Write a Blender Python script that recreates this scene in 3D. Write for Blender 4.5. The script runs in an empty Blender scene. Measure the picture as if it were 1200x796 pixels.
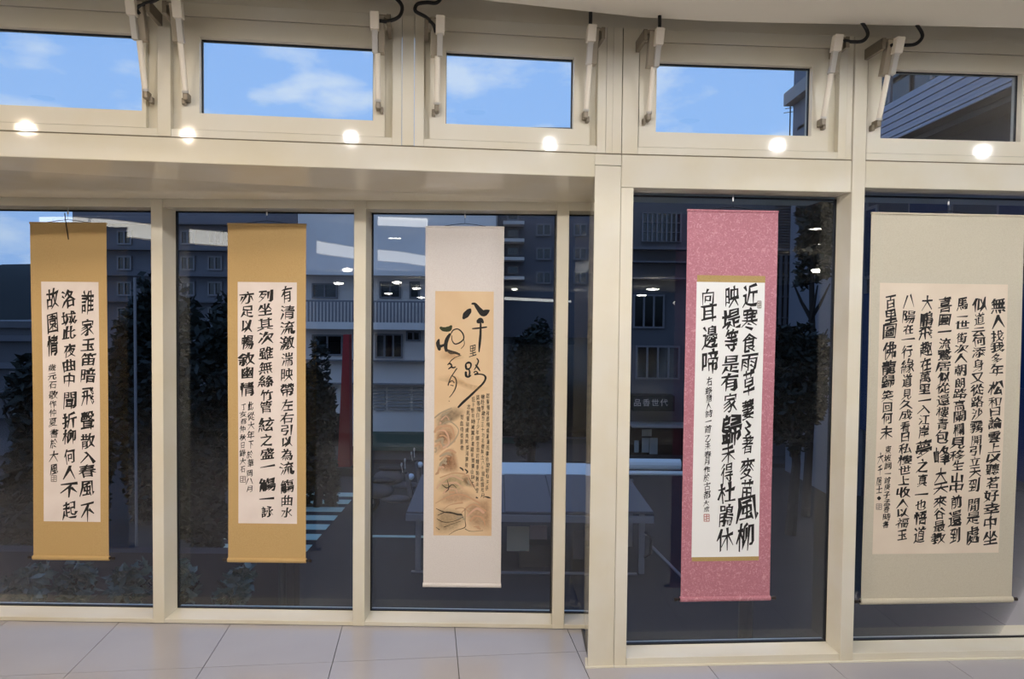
import bpy, math, random
from mathutils import Vector, Matrix, noise

# ------------------------------------------------------------------ camera, sky, exposure
SC = bpy.context.scene
COL = SC.collection
FPX, PITCH, ROLL, EYE = 870.0, 0.033, 0.0105, 1.5
FW = Vector((0, math.cos(PITCH), -math.sin(PITCH)))
_r0 = Vector((1, 0, 0)); _u0 = Vector((0, math.sin(PITCH), math.cos(PITCH)))
RT = _r0 * math.cos(ROLL) + _u0 * math.sin(ROLL)
UP = _u0 * math.cos(ROLL) - _r0 * math.sin(ROLL)
CAM = Vector((0, 0, EYE))
cd = bpy.data.cameras.new('camera'); cam = bpy.data.objects.new('camera', cd); COL.objects.link(cam)
cd.sensor_width = 36; cd.lens = 36 * FPX / 1200; cd.clip_end = 1000
M = Matrix((RT, UP, -FW)).transposed().to_4x4(); M.translation = CAM
cam.matrix_world = M
SC.camera = cam
SC.view_settings.view_transform = 'Standard'; SC.view_settings.look = 'None'
SC.view_settings.gamma = 1; SC.view_settings.exposure = 0.0; SC.view_settings.use_curve_mapping = False

SKY_STRENGTH = 1.06
def lin(c):
    return tuple(((v / 255) / 12.92 if v <= 10 else ((v / 255 + .055) / 1.055) ** 2.4) for v in c)
w = bpy.data.worlds.new('dusk_sky'); SC.world = w; w.use_nodes = True
nt = w.node_tree; N = nt.nodes; Lk = nt.links
bg = N['Background']; bg.inputs[1].default_value = SKY_STRENGTH
tc = N.new('ShaderNodeTexCoord'); sep = N.new('ShaderNodeSeparateXYZ'); Lk.new(tc.outputs['Generated'], sep.inputs[0])
gr = N.new('ShaderNodeValToRGB'); Lk.new(sep.outputs['Z'], gr.inputs[0])
e = gr.color_ramp.elements
e[0].position = 0.0; e[0].color = (*lin((158, 192, 240)), 1)
e[1].position = 0.55; e[1].color = (*lin((128, 175, 244)), 1)
x = gr.color_ramp.elements.new(0.22); x.color = (*lin((150, 193, 248)), 1)
mp = N.new('ShaderNodeMapping'); mp.inputs['Scale'].default_value = (1, 1, 2.3); mp.inputs['Location'].default_value = (3.1, .4, .15)
Lk.new(tc.outputs['Generated'], mp.inputs[0])
nz = N.new('ShaderNodeTexNoise'); nz.inputs['Scale'].default_value = 7.5; nz.inputs['Detail'].default_value = 7; nz.inputs['Roughness'].default_value = .52
Lk.new(mp.outputs[0], nz.inputs[0])
cr = N.new('ShaderNodeValToRGB'); cr.color_ramp.elements[0].position = .50; cr.color_ramp.elements[1].position = .64
Lk.new(nz.outputs[0], cr.inputs[0])
ml = N.new('ShaderNodeMath'); ml.operation = 'MULTIPLY'; ml.inputs[1].default_value = .75; Lk.new(cr.outputs[0], ml.inputs[0])
mx = N.new('ShaderNodeMixRGB'); Lk.new(ml.outputs[0], mx.inputs[0]); Lk.new(gr.outputs[0], mx.inputs[1])
mx.inputs[2].default_value = (*lin((214, 230, 248)), 1)
Lk.new(mx.outputs[0], bg.inputs[0])

# ------------------------------------------------------------------ helpers
def ray(px, py): return FW + RT * ((px - 600) / FPX) - UP * ((py - 398) / FPX)
def at_y(px, py, Y):
    d = ray(px, py); return CAM + d * (Y / d.y)
def at_z(px, py, Z):
    d = ray(px, py); return CAM + d * ((Z - EYE) / d.z)

class Plane:
    """vertical plane: s runs along it, z up, d towards the room"""
    def __init__(s, a, b, back=0):
        s.e = Vector((b[0] - a[0], b[1] - a[1], 0)).normalized()
        s.n = Vector((s.e.y, -s.e.x, 0))          # towards the room (-y)
        s.o = Vector((a[0], a[1], 0)) - s.n * back
        s.ang = math.atan2(s.e.y, s.e.x)
    def pt(s, u, z, d=0): return s.o + s.e * u + s.n * d + Vector((0, 0, z))
    def hit(s, px, py, d=0):
        r = ray(px, py); o = s.o + s.n * d
        return CAM + r * ((o - CAM).dot(s.n) / r.dot(s.n))
    def sz(s, px, py, d=0):
        p = s.hit(px, py, d); return (p - s.o).dot(s.e), p.z
FOLD = (.41, 3.1275)
PR = Plane(FOLD, (2.2922, 3.2545))                     # front plane right of the column
PL = Plane(FOLD, (2.765, 3.4245)); PL.o = Vector((*FOLD, 0))   # front plane left: s < 0
PQ = Plane((-2.4527, 3.5297), (.3614, 3.5024))         # recessed shopfront
WORLD = Plane((0, 0), (1, 0))

class MB:
    def __init__(s): s.v = []; s.f = []; s.uv = None; s.col = []
    def add(s, vs, fs):
        b = len(s.v); s.v += [tuple(q) for q in vs]; s.f += [tuple(b + i for i in f) for f in fs]; return s
    def hexa(s, q):
        return s.add(q, [(0, 3, 2, 1), (4, 5, 6, 7), (0, 1, 5, 4), (1, 2, 6, 5), (2, 3, 7, 6), (3, 0, 4, 7)])
    def box(s, x0, x1, y0, y1, z0, z1):
        return s.hexa([(x0, y0, z0), (x1, y0, z0), (x1, y1, z0), (x0, y1, z0), (x0, y0, z1), (x1, y0, z1), (x1, y1, z1), (x0, y1, z1)])
    def pbox(s, P, u0, u1, z0, z1, d0, d1):
        return s.hexa([P.pt(u0, z0, d1), P.pt(u1, z0, d1), P.pt(u1, z0, d0), P.pt(u0, z0, d0),
                       P.pt(u0, z1, d1), P.pt(u1, z1, d1), P.pt(u1, z1, d0), P.pt(u0, z1, d0)])
    def prism(s, poly, z0, z1):
        n = len(poly); s.add([(*p, z0) for p in poly] + [(*p, z1) for p in poly],
            [tuple(range(n))[::-1], tuple(range(n, 2 * n))] + [(i, (i + 1) % n, n + (i + 1) % n, n + i) for i in range(n)]); return s
    def tube(s, pts, r, n=8, cap=True):
        pts = [Vector(p) for p in pts]; rs = r if isinstance(r, (list, tuple)) else [r] * len(pts)
        b = len(s.v); up = None
        for i, p in enumerate(pts):
            t = (pts[min(i + 1, len(pts) - 1)] - pts[max(i - 1, 0)]).normalized()
            if up is None: up = Vector((0, 0, 1)) if abs(t.z) < .9 else Vector((1, 0, 0))
            a = t.cross(up).normalized(); c = a.cross(t).normalized(); up = c
            for k in range(n):
                g = 2 * math.pi * k / n; s.v.append(tuple(p + a * (math.cos(g) * rs[i]) + c * (math.sin(g) * rs[i])))
        for i in range(len(pts) - 1):
            for k in range(n):
                s.f.append((b + i * n + k, b + i * n + (k + 1) % n, b + (i + 1) * n + (k + 1) % n, b + (i + 1) * n + k))
        if cap: s.f.append(tuple(b + k for k in range(n))[::-1]); s.f.append(tuple(b + (len(pts) - 1) * n + k for k in range(n)))
        return s
    def quad(s, a, b, c, d): return s.add([a, b, c, d], [(0, 1, 2, 3)])
    def blob(s, c, r, seed=0, amp=.15, nu=12, nv=8):
        b = len(s.v)
        for j in range(nv + 1):
            th = math.pi * j / nv
            for i in range(nu):
                ph = 2 * math.pi * i / nu
                d = Vector((math.sin(th) * math.cos(ph), math.sin(th) * math.sin(ph), math.cos(th)))
                k = 1 + amp * noise.noise(d * 2 + Vector((seed, seed * .7, 0)))
                s.v.append((c[0] + d.x * r[0] * k, c[1] + d.y * r[1] * k, c[2] + d.z * r[2] * k))
        for j in range(nv):
            for i in range(nu):
                s.f.append((b + j * nu + i, b + (j + 1) * nu + i, b + (j + 1) * nu + (i + 1) % nu, b + j * nu + (i + 1) % nu))
        return s

def wloc(p):
    v = Vector((0, 0, 0))
    while p is not None: v = v + p.location; p = p.parent
    return v
def obj(name, mb, mat, parent=None, smooth=False, bevel=0, origin=None):
    """ONE mesh object; its coordinates are given in world space, parents are unrotated"""
    me = bpy.data.meshes.new(name)
    o = bpy.data.objects.new(name, me); COL.objects.link(o)
    if parent is None and origin is None:
        xs = [v[0] for v in mb.v]; ys = [v[1] for v in mb.v]; origin = ((min(xs) + max(xs)) / 2, (min(ys) + max(ys)) / 2, min(v[2] for v in mb.v))
    og = Vector(origin) if origin is not None else (wloc(parent) if parent else Vector())
    me.from_pydata([(v[0] - og.x, v[1] - og.y, v[2] - og.z) for v in mb.v], [], mb.f)
    me.materials.append(mat); me.validate(); me.update()
    if smooth: me.shade_smooth()
    if parent is not None: o.parent = parent
    o.location = og - (wloc(parent) if parent else Vector())
    if bevel:
        m = o.modifiers.new('edge', 'BEVEL'); m.width = bevel; m.segments = 2; m.limit_method = 'ANGLE'; m.harden_normals = False
    return o
def tag(o, label, cat=None, group=None, kind=None):
    o['label'] = label
    if cat: o['category'] = cat
    if group: o['group'] = group
    if kind: o['kind'] = kind
    return o
def thing(name, label, cat, loc, group=None, kind=None, rot=0):
    o = bpy.data.objects.new(name, None); COL.objects.link(o); o.location = loc; o.rotation_euler = (0, 0, rot)
    o.empty_display_size = .1
    return tag(o, label, cat, group, kind)

def mat(name, col, rough=.5, spec=.5, metal=0, bump=None, vary=None, coat=0, emit=None, scale=20):
    """col: sRGB 0-255.  bump=(scale,strength)  vary=(scale,other colour,lo,hi)"""
    m = bpy.data.materials.new(name); m.use_nodes = True; t = m.node_tree; n = t.nodes; l = t.links
    b = n['Principled BSDF']; c = lin(col)
    b.inputs['Base Color'].default_value = (*c, 1); b.inputs['Roughness'].default_value = rough
    b.inputs['Metallic'].default_value = metal; b.inputs['Specular IOR Level'].default_value = spec; b.inputs['Coat Weight'].default_value = coat
    tcn = n.new('ShaderNodeTexCoord')
    if vary:
        z = n.new('ShaderNodeTexNoise'); z.inputs['Scale'].default_value = vary[0]; z.inputs['Detail'].default_value = 5
        l.new(tcn.outputs['Object'], z.inputs[0])
        r = n.new('ShaderNodeValToRGB'); r.color_ramp.elements[0].position = vary[2] if len(vary) > 2 else .35; r.color_ramp.elements[1].position = vary[3] if len(vary) > 3 else .7
        r.color_ramp.elements[0].color = (*c, 1); r.color_ramp.elements[1].color = (*lin(vary[1]), 1)
        l.new(z.outputs[0], r.inputs[0]); l.new(r.outputs[0], b.inputs['Base Color'])
    if bump:
        z = n.new('ShaderNodeTexNoise'); z.inputs['Scale'].default_value = bump[0]; l.new(tcn.outputs['Object'], z.inputs[0])
        u = n.new('ShaderNodeBump'); u.inputs['Strength'].default_value = bump[1]; u.inputs['Distance'].default_value = .01
        l.new(z.outputs[0], u.inputs['Height']); l.new(u.outputs[0], b.inputs['Normal'])
    if emit:
        b.inputs['Emission Color'].default_value = (*lin(emit[0]), 1); b.inputs['Emission Strength'].default_value = emit[1]
    return m
def glass_mat(name, tint, refl=1.0):
    m = bpy.data.materials.new(name); m.use_nodes = True; t = m.node_tree; n = t.nodes; l = t.links
    n.remove(n['Principled BSDF']); out = n['Material Output']
    tr = n.new('ShaderNodeBsdfTransparent'); tr.inputs[0].default_value = (*tint, 1)
    gl = n.new('ShaderNodeBsdfGlossy'); gl.inputs['Roughness'].default_value = .004; gl.inputs[0].default_value = (refl, refl, refl, 1)
    fr = n.new('ShaderNodeFresnel'); fr.inputs[0].default_value = 1.5
    mi = n.new('ShaderNodeMixShader'); l.new(fr.outputs[0], mi.inputs[0]); l.new(tr.outputs[0], mi.inputs[1]); l.new(gl.outputs[0], mi.inputs[2])
    l.new(mi.outputs[0], out.inputs[0]); return m

M_FRAME = mat('cream_powder_coat', (226, 222, 208), rough=.055, spec=.17, bump=(260, .006), vary=(3, (222, 214, 192)))
M_PANEL = mat('cream_panel', (224, 219, 204), rough=.06, spec=.16, bump=(180, .008), vary=(4, (219, 211, 188)))
M_GROOVE = mat('dark_joint', (120, 108, 88), rough=.8)
M_GASKET = mat('black_gasket', (18, 20, 24), rough=.6)
M_GLASS = glass_mat('clear_grey_glass', (.90, .93, .96))
M_GLASS_UP = glass_mat('clear_glass', (.96, .97, .98))
M_FLOOR = mat('grey_porcelain_tile', (176, 174, 179), rough=.2, spec=.5, vary=(1.2, (166, 164, 168)), bump=(60, .03))
M_GROUT = mat('tile_grout', (120, 116, 114), rough=.9)
M_CEIL = mat('ceiling_paint', (236, 230, 214), rough=.8)
M_WALL = mat('hall_wall_paint', (40, 40, 42), rough=.8)
M_ALU = mat('satin_aluminium', (215, 212, 205), rough=.3, metal=.5)
M_ROD = mat('polished_rod', (246, 238, 222), rough=.25, metal=.1)
M_HOUSE = mat('actuator_housing', (168, 158, 140), rough=.35, metal=.3)
M_BRKT = mat('bracket_steel', (128, 118, 102), rough=.4, metal=.25)
M_CABLE = mat('black_cable', (14, 14, 15), rough=.45)
M_INK = mat('black_ink', (22, 20, 20), rough=.7)
M_INK2 = mat('diluted_ink', (66, 58, 50), rough=.8)

# ------------------------------------------------------------------ lamps of the room
COOL = lin((252, 250, 252)); WARM = lin((255, 234, 210))
M_LENS = mat('downlight_lens', (255, 250, 235), emit=((255, 248, 234), 26))
M_BAFFLE = mat('louvred_lens', (90, 88, 84))
def downlight(x, y, z, label, watts=0, col=COOL, r=.065, spread=179, glow=True, grp='recessed downlights of the hall ceiling'):
    t = thing('downlight', label, 'ceiling light', (x, y, z), grp)
    a = MB(); n = 20
    vs = []
    for rr, zz in ((r * 1.28, 0), (r * 1.28, -.006), (r, -.006), (r, -.001)):
        vs += [(x + rr * math.cos(2 * math.pi * k / n), y + rr * math.sin(2 * math.pi * k / n), z + zz) for k in range(n)]
    a.add(vs, [(i * n + k, i * n + (k + 1) % n, (i + 1) * n + (k + 1) % n, (i + 1) * n + k) for i in range(3) for k in range(n)])
    obj('trim_ring', a, M_CEIL, t)
    b = MB(); b.add([(x + r * math.cos(2 * math.pi * k / n), y + r * math.sin(2 * math.pi * k / n), z - .002) for k in range(n)], [tuple(range(n))[::-1]])
    obj('lens', b, M_LENS if glow else M_BAFFLE, t)
    if watts:
        ld = bpy.data.lights.new('downlight_lamp', 'SPOT'); ld.shadow_soft_size = .022 if glow else r * .9; ld.energy = watts; ld.color = col; ld.spot_size = math.radians(spread); ld.spot_blend = .12
        lo = bpy.data.objects.new('lamp', ld); COL.objects.link(lo); lo.parent = t; lo.location = (0, 0, -.035 if glow else -.07)
    return t
for x, y, wt, cl, lb in ((-2.6, .65, 34, WARM, 'farthest left'), (-1.62, .75, 34, WARM, 'over the second tan scroll'), (-.58, .97, 33, COOL, 'over the painting scroll'), (.74, 1.18, 37, COOL, 'over the column'), (2.03, 1.40, 37, COOL, 'over the wide cream scroll'), (3.5, 1.48, 37, COOL, 'farthest right')):
    downlight(x, y, 2.70, 'round recessed downlight of the outer ceiling row, ' + lb, wt, cl, grp='row of downlights before the windows')
for x, wt, cl, lb in ((-3.4, 40, WARM, 'at the left end'), (-2.3, 40, WARM, 'near the leftmost scroll'), (-1.1, 36, WARM, 'near the second scroll'), (.1, 22, COOL, 'near the painting scroll'), (1.25, 14, COOL, 'near the pink scroll'), (2.4, 14, COOL, 'near the wide cream scroll'), (3.6, 14, COOL, 'at the right end')):
    downlight(x, 3.08 + .126 * min(x, 0) + .07 * max(x, 0) - 1.30 - (.1 if x < -2 else 0), 2.70, 'deep narrow downlight close to the windows, ' + lb, wt, cl, grp='row of downlights close to the windows', spread=138, glow=False)
for x, y, r_, lb in ((-2.04, -4.48, .11, 'left of the middle'), (4.95, -2.92, .11, 'mirrored right of the pink scroll'), (6.13, -4.83, .07, 'small one at the right')):
    downlight(x, y, 2.70, 'round recessed downlight deeper in the hall, ' + lb, 0, r=r_)
def pendant(x, y, z, label, r=.11):
    t = thing('pendant_lamp', label, 'ceiling light', (x, y, z), 'small disc pendants deep in the hall')
    a = MB(); n = 16; vs = []
    for rr, zz in ((r * .3, .03), (r, .012), (r, -.012), (r * .75, -.035), (r * .3, -.045)): vs += [(x + rr * math.cos(2 * math.pi * k / n), y + rr * math.sin(2 * math.pi * k / n), z + zz) for k in range(n)]
    a.add(vs, [(i * n + k, (i + 1) * n + k, (i + 1) * n + (k + 1) % n, i * n + (k + 1) % n) for i in range(4) for k in range(n)] + [tuple(range(n)), tuple(range(4 * n, 5 * n))[::-1]])
    obj('diffuser', a, M_LENS, t)
    b = MB(); b.tube([(x, y, z + .03), (x, y, 2.705)], .008, 6); obj('rod', b, M_ALU, t)
for i, (x, y, z, r_) in enumerate(((-3.43, -7.12, 2.35, .10), (-5.27, -13.7, 2.35, .14), (-3.45, -12.76, 2.35, .13), (-3.59, -17.27, 2.35, .15), (-5.74, -23.8, 2.35, .17), (-4.4, -24, 2.2, .16),
             (6.72, -5.96, 2.35, .11), (7.0, -15.93, 2.35, .19), (8.7, -22.4, 2.35, .2), (11.13, -12.63, 2.35, .12), (6.48, -4.22, 2.35, .06), (-.34, -17.16, 2.35, .1))):
    pendant(x, y, z, 'disc pendant lamp, ' + ['nearest at the left', 'far left row, first', 'left of the aisle', 'left aisle, farther on', 'deep left, outer', 'deep left, inner', 'nearest at the right', 'right row, middle', 'right row, farthest', 'by the right wall', 'tiny one at the right', 'over the middle aisle'][i], r_)
for x, y in ((-2.6, -.2), (.2, -.1), (3.0, .0)):  # added fill lamps without fixtures, lifting the ambient light of the hall
    ld = bpy.data.lights.new('hall_fill', 'AREA'); ld.shape = 'RECTANGLE'; ld.size = 1.2; ld.size_y = .5; ld.energy = 11; ld.color = COOL
    lo = bpy.data.objects.new('added_fill_lamp', ld); COL.objects.link(lo); lo.location = (x, y, 2.68)
# ------------------------------------------------------------------ room shell
def struct(name, mb, m, label, parent=None, **k):
    o = obj(name, mb, m, parent, **k); o['kind'] = 'structure'; o['label'] = label; return o
XL, XR, YB, ZT = -11.0, 13.0, -31.0, 3.05
# floor: slab and single tiles laid square to the left facade
fl = MB(); fl.prism([(XL, YB), (XR, YB), (XR, 4.1), (3.2, 3.45), (.36, 3.26), (.36, 3.68), (-4.1, 3.72), (XL, 3.35)], -.30, -.012)
floor = struct('floor', fl, M_GROUT, 'grey porcelain tile floor of the gallery', origin=(0, 0, 0))
TA, TW, TL_ = -.115, .535, 1.07   # tile rows run with the left facade
tv = Vector((math.cos(.115), math.sin(.115), 0)); tn = Vector((-math.sin(.115), math.cos(.115), 0))
T0 = at_z(533, 738, 0); Tseam = at_z(533, 770, 0)
tm = MB(); g = .0016; tm.box(g, TW - g, g, TL_ - g, -.012, 0)
tile_me = None
def floor_line(x):      # y of the facade foot: tiles stop beneath it
    return 3.49
orig_u, orig_v = T0.dot(tv), Tseam.dot(tn)
for j in range(-4, 2):
    for i in range(-8, 9):
        u, v = orig_u + i * TW, orig_v + (j) * TL_
        c = tv * (u + TW / 2) + tn * (v + TL_ / 2)
        if c.y > 4.2 or abs(c.x) > 4.6: continue
        def clip(poly, p0, nn):          # keep the side where (p-p0).nn <= 0
            out = []
            for k in range(len(poly)):
                A_, B_ = poly[k], poly[(k + 1) % len(poly)]; da, db = (A_ - p0).dot(nn), (B_ - p0).dot(nn)
                if da <= 0: out.append(A_)
                if (da < 0 < db) or (db < 0 < da): out.append(A_.lerp(B_, da / (da - db)))
            return out
        quad = [tv * (u + a) + tn * (v + b) for a, b in ((g, g), (TW - g, g), (TW - g, TL_ - g), (g, TL_ - g))]
        if max(p.y for p in quad) > 3.05:
            q = MB()
            for x0, xn, P, dd in ((.345, Vector((1, 0, 0)), PQ, -.04), (.345, Vector((-1, 0, 0)), PR, -.04)):
                pl = clip(clip(quad, Vector((x0, 0, 0)), xn), P.o + P.n * dd, -P.n)
                if len(pl) > 2: q.prism([(p.x, p.y) for p in pl], -.012, 0)
            if q.v:
                o = obj('floor_tile', q, M_FLOOR, floor)
            continue
        if tile_me is None:
            o = obj('floor_tile', tm, M_FLOOR, None, origin=(0, 0, 0), bevel=0); tile_me = o.data
        else:
            o = bpy.data.objects.new('floor_tile', tile_me); COL.objects.link(o)
        o.parent = floor; o.location = tv * u + tn * v; o.rotation_euler = (0, 0, .115)
fr = MB(); fr.prism([(XL, YB), (XR, YB), (XR, -1.95), (XL, -1.95)], -.012, 0)
# the rest of the hall floor, tiles by material
def tile_mat():
    m = mat('far_floor_tiles', (170, 167, 170), rough=.3); t = m.node_tree; n = t.nodes; l = t.links
    b = n['Principled BSDF']; br = n.new('ShaderNodeTexBrick'); tcn = n.new('ShaderNodeTexCoord'); mpn = n.new('ShaderNodeMapping')
    mpn.inputs['Rotation'].default_value = (0, 0, -.115); l.new(tcn.outputs['Object'], mpn.inputs[0]); l.new(mpn.outputs[0], br.inputs[0])
    br.offset = 0; br.inputs['Scale'].default_value = 1; br.inputs['Brick Width'].default_value = TW; br.inputs['Row Height'].default_value = TL_
    br.inputs['Mortar Size'].default_value = .003; c = lin((166, 163, 165))
    br.inputs['Color1'].default_value = (*c, 1); br.inputs['Color2'].default_value = (*lin((160, 157, 159)), 1); br.inputs['Mortar'].default_value = (*lin((120, 116, 114)), 1)
    l.new(br.outputs[0], b.inputs['Base Color']); return m
far = obj('far_floor', fr, tile_mat(), floor)
for xs in ((XL, -4.7), (4.7, XR)):
    q = MB(); q.prism([(xs[0], -1.95), (xs[1], -1.95), (xs[1], 3.4), (xs[0], 3.4)], -.0125, -.001)
    obj('side_floor', q, far.data.materials[0], floor)

# ceiling: lowered panel with a curved free edge, slab above it
edge = [(XR, 3.12), (3.6, 3.11), (2.09, 3.09), (1.38, 3.07), (1.05, 3.062), (.78, 3.05), (.5, 3.02), (.12, 2.93), (-.14, 2.87), (-.6, 2.755), (-1.2, 2.58), (-2.0, 2.3), (-3, 1.95), (-4.5, 1.45), (-7, .9), (XL, .6)]
ce = MB(); ce.prism([(XL, YB), (XR, YB)] + edge, 2.70, 2.79)
ceil = struct('ceiling', ce, M_CEIL, 'beige lowered ceiling panel with a curved edge before the windows')
cs = MB(); cs.box(XL, XR, YB, 4.2, ZT, ZT + .2); obj('ceiling_slab', cs, M_CEIL, ceil)
for nm, bx, lb in (('wall_back', (XL, XR, YB - .2, YB, 0, ZT), 'plain grey wall at the far end of the hall'),
                   ('wall_left', (XL - .2, XL, YB, 3.4, 0, ZT), 'plain grey wall at the left end of the hall'),
                   ('wall_right', (XR, XR + .2, YB, 4.0, 0, ZT), 'plain grey wall at the right end of the hall')):
    q = MB(); q.box(*bx); struct(nm, q, M_WALL, lb)

# curved hall ceiling fascia; the light falling on it is put in as glow
M_FASCIA_GLOW = mat('fascia_glow', (240, 238, 230), emit=((245, 240, 228), 4.5))
pts = [(-4.6, .25), (-4.1, -.1), (-3.69, -.84), (-2.64, -2.0), (-2.3, -3.0), (-1.8, -3.6), (-1.54, -4.3), (-1.4, -6)]
q = MB()
for (a, b), (c, d) in zip(pts[:-1], pts[1:]): q.quad((a, b, 2.26), (c, d, 2.26), (c, d, 2.41), (a, b, 2.41))
t = thing('glowing_fascia', 'curved white fascia under the hall ceiling, its lit look put in as glow', 'ceiling light', (-2.6, -2, 2.28)); obj('diffuser', q, M_FASCIA_GLOW, t)
hs = MB()
for (a, b), (c, d) in zip(pts[:-1], pts[1:]): hs.hexa([(a - .06, b - .06, 2.25), (c - .06, d - .06, 2.25), (c - .01, d - .01, 2.25), (a - .01, b - .01, 2.25), (a - .06, b - .06, 2.42), (c - .06, d - .06, 2.42), (c - .01, d - .01, 2.42), (a - .01, b - .01, 2.42)])
for a, b in pts[::2]: hs.tube([(a - .03, b - .03, 2.42), (a - .03, b - .03, 2.705)], .008, 5)
obj('housing', hs, M_CEIL, t)
for a, b, z, lb in (((-1.0, -24.0), (2.2, -29.5), 2.2, 'long straight light strip at the far end of the hall'), ((8.1, -16.9), (13.0 - .1, -27), 1.95, 'long light strip beside the right hall wall'),
                    ((-1.9, -1.9), (-1.2, -2.1), 2.66, 'short bright light strip under the ceiling')):
    t = thing('linear_light', lb, 'ceiling light', ((a[0] + b[0]) / 2, (a[1] + b[1]) / 2, z))
    q = MB(); q.tube([(*a, z), (*b, z)], .07, 6); obj('diffuser', q, mat('strip_diffuser', (245, 243, 238), emit=((245, 242, 235), 6)), t)
    q = MB(); q.tube([((a[0] + b[0]) / 2, (a[1] + b[1]) / 2, z + .06), ((a[0] + b[0]) / 2, (a[1] + b[1]) / 2, 2.71)], .01, 6); obj('hanger', q, M_ALU, t)

# ------------------------------------------------------------------ facade: beam, column, headers, sills
def frame_obj(name, boxes, m, parent, P, bevel=.0025):
    q = MB()
    for b in boxes: q.pbox(P, *b)
    return obj(name, q, m, parent, bevel=bevel)
# beam over the recess (its soffit runs back to the recessed shopfront)
q = MB()
a0, a1 = PL.pt(-4.4, 0), PL.pt(-.0725, 0)
b0, b1 = Vector((-3.95, 3.543, 0)), Vector((.372, 3.50, 0))
for (f, bk) in (((a0, a1), (b0, b1)),):
    q.hexa([(f[0].x, f[0].y, 2.08), (f[1].x, f[1].y, 2.08), (bk[1].x, bk[1].y, 2.03), (bk[0].x, bk[0].y, 2.03),
            (f[0].x, f[0].y, 2.1755), (f[1].x, f[1].y, 2.1755), (bk[1].x, bk[1].y, 2.1755), (bk[0].x, bk[0].y, 2.1755)])
struct('trim_1', q, M_PANEL, 'cream beam over the recessed windows with its shadowed soffit', bevel=.003)
# column
col = MB(); c0 = PL.pt(-.0725, 0); c1 = PR.pt(.0395, 0)
col.prism([(c0.x, c0.y), FOLD, (c1.x, c1.y), (.475, 3.28), (.44, 3.66), (.372, 3.66)], .004, 2.128)
cobj = struct('trim_2', col, M_PANEL, 'tall cream column between the recessed and the front windows', bevel=.003)
q = MB(); q.prism([(c0.x - .012, c0.y - .012), (FOLD[0], FOLD[1] - .012), (c1.x, c1.y - .012), (c1.x, 3.2), (c0.x - .004, 3.2)], 0, .006)
obj('foot_plate', q, M_PANEL, cobj)
q = MB(); q.prism([(c0.x, c0.y + .001), (FOLD[0], FOLD[1] + .001), (c1.x, c1.y + .001), (.49, 3.4), (.37, 3.4)], 2.130, 2.1755)
obj('cap_panel', q, M_PANEL, cobj, bevel=.002)
# right header band and the panel joints
q = MB()
q.pbox(PR, .0415, 1.0375, 2.04, 2.1755, 0, -.40)
struct('trim_3', q, M_PANEL, 'cream header band over the window behind the pink scroll', bevel=.003)
q = MB(); q.pbox(PR, 1.098, 3.2, 2.062, 2.1755, 0, -.40)
struct('trim_4', q, M_PANEL, 'cream header band over the rightmost window', bevel=.003)
q = MB(); q.pbox(PR, 1.0385, 1.0965, .002, 2.70, .004, -.15)
struct('trim_5', q, M_PANEL, 'slim cream post between the two right windows', bevel=.003)
# dark backing behind all seams of the upper part
q = MB(); q.pbox(PL, -4.4, 0, 2.1757, 2.1798, -.006, -.11); q.pbox(PR, 0, 3.2, 2.1757, 2.1798, -.006, -.11)
bk = struct('trim_6', q, M_GROOVE, 'dark seam under the row of high windows')

# walls closing the facade outside the picture
q = MB(); p0 = PL.pt(-4.4, 0); q.prism([(XL, 3.3), (XL, 2.3), (p0.x, p0.y), (p0.x, 3.6)], .001, 2.69)
struct('wall_front', q, M_PANEL, 'cream wall left of the windows')
q = MB(); p0 = PR.pt(3.2, 0); p1 = PR.pt(12.7, 0); q.prism([(p0.x, p0.y), (13, p1.y), (13, p1.y + .4), (p0.x, p0.y + .4)], 0, ZT)
struct('wall_front_right', q, M_PANEL, 'cream wall right of the windows')
q = MB(); q.pbox(PL, -4.4, 0, 2.70, ZT, -.003, -.25); q.pbox(PR, 0, 3.2, 2.70, ZT, -.003, -.25)
struct('wall_upper', q, M_PANEL, 'cream wall strip above the high windows')

# ------------------------------------------------------------------ lower windows
def low_window(n, P, u0, u1, gu0, gu1, ztop, zsill, depth, label, head=True):
    """u0..u1 clear opening at the front face; glass at -depth"""
    t = thing('window_%d' % n, label, None, P.pt((u0 + u1) / 2, 0, -depth / 2), kind='structure')
    q = MB(); q.pbox(P, u0, u1, .002, zsill, 0, -depth - .04)
    obj('sill', q, M_FRAME, t, bevel=.002)
    if head:
        q = MB(); q.pbox(P, u0, u1, ztop, ztop + .05, 0, -depth - .04); obj('head_rail', q, M_FRAME, t, bevel=.002)
    q = MB(); gk = .006
    for b in ((u0, u0 + gk, zsill, ztop), (u1 - gk, u1, zsill, ztop), (u0, u1, zsill, zsill + gk), (u0, u1, ztop - gk, ztop)):
        q.pbox(P, *b, -depth + .006, -depth - .012)
    obj('gasket', q, M_GASKET, t)
    q = MB(); q.pbox(P, u0 + .001, u1 - .001, zsill + .001, ztop - .001, -depth, -depth - .006)
    obj('glass_pane', q, M_GLASS, t)
    return t
sq = lambda px: PQ.sz(px, 260)[0]
m1a, m1b, m2a, m2b, m3a, m3b = .742, .797, 1.703, 1.760, 2.659, 2.716
low_window(1, PQ, -1.45, m1a, 0, 0, 1.992, .022, .14, 'tall recessed window behind the leftmost tan scroll')
low_window(2, PQ, m1b, m2a, 0, 0, 1.992, .022, .14, 'tall recessed window behind the second tan scroll')
low_window(3, PQ, m2b, m3a, 0, 0, 1.992, .022, .14, 'tall recessed window behind the landscape painting scroll')
low_window(4, PQ, m3b, 2.90, 0, 0, 1.992, .022, .14, 'narrow recessed window strip beside the column')
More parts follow.
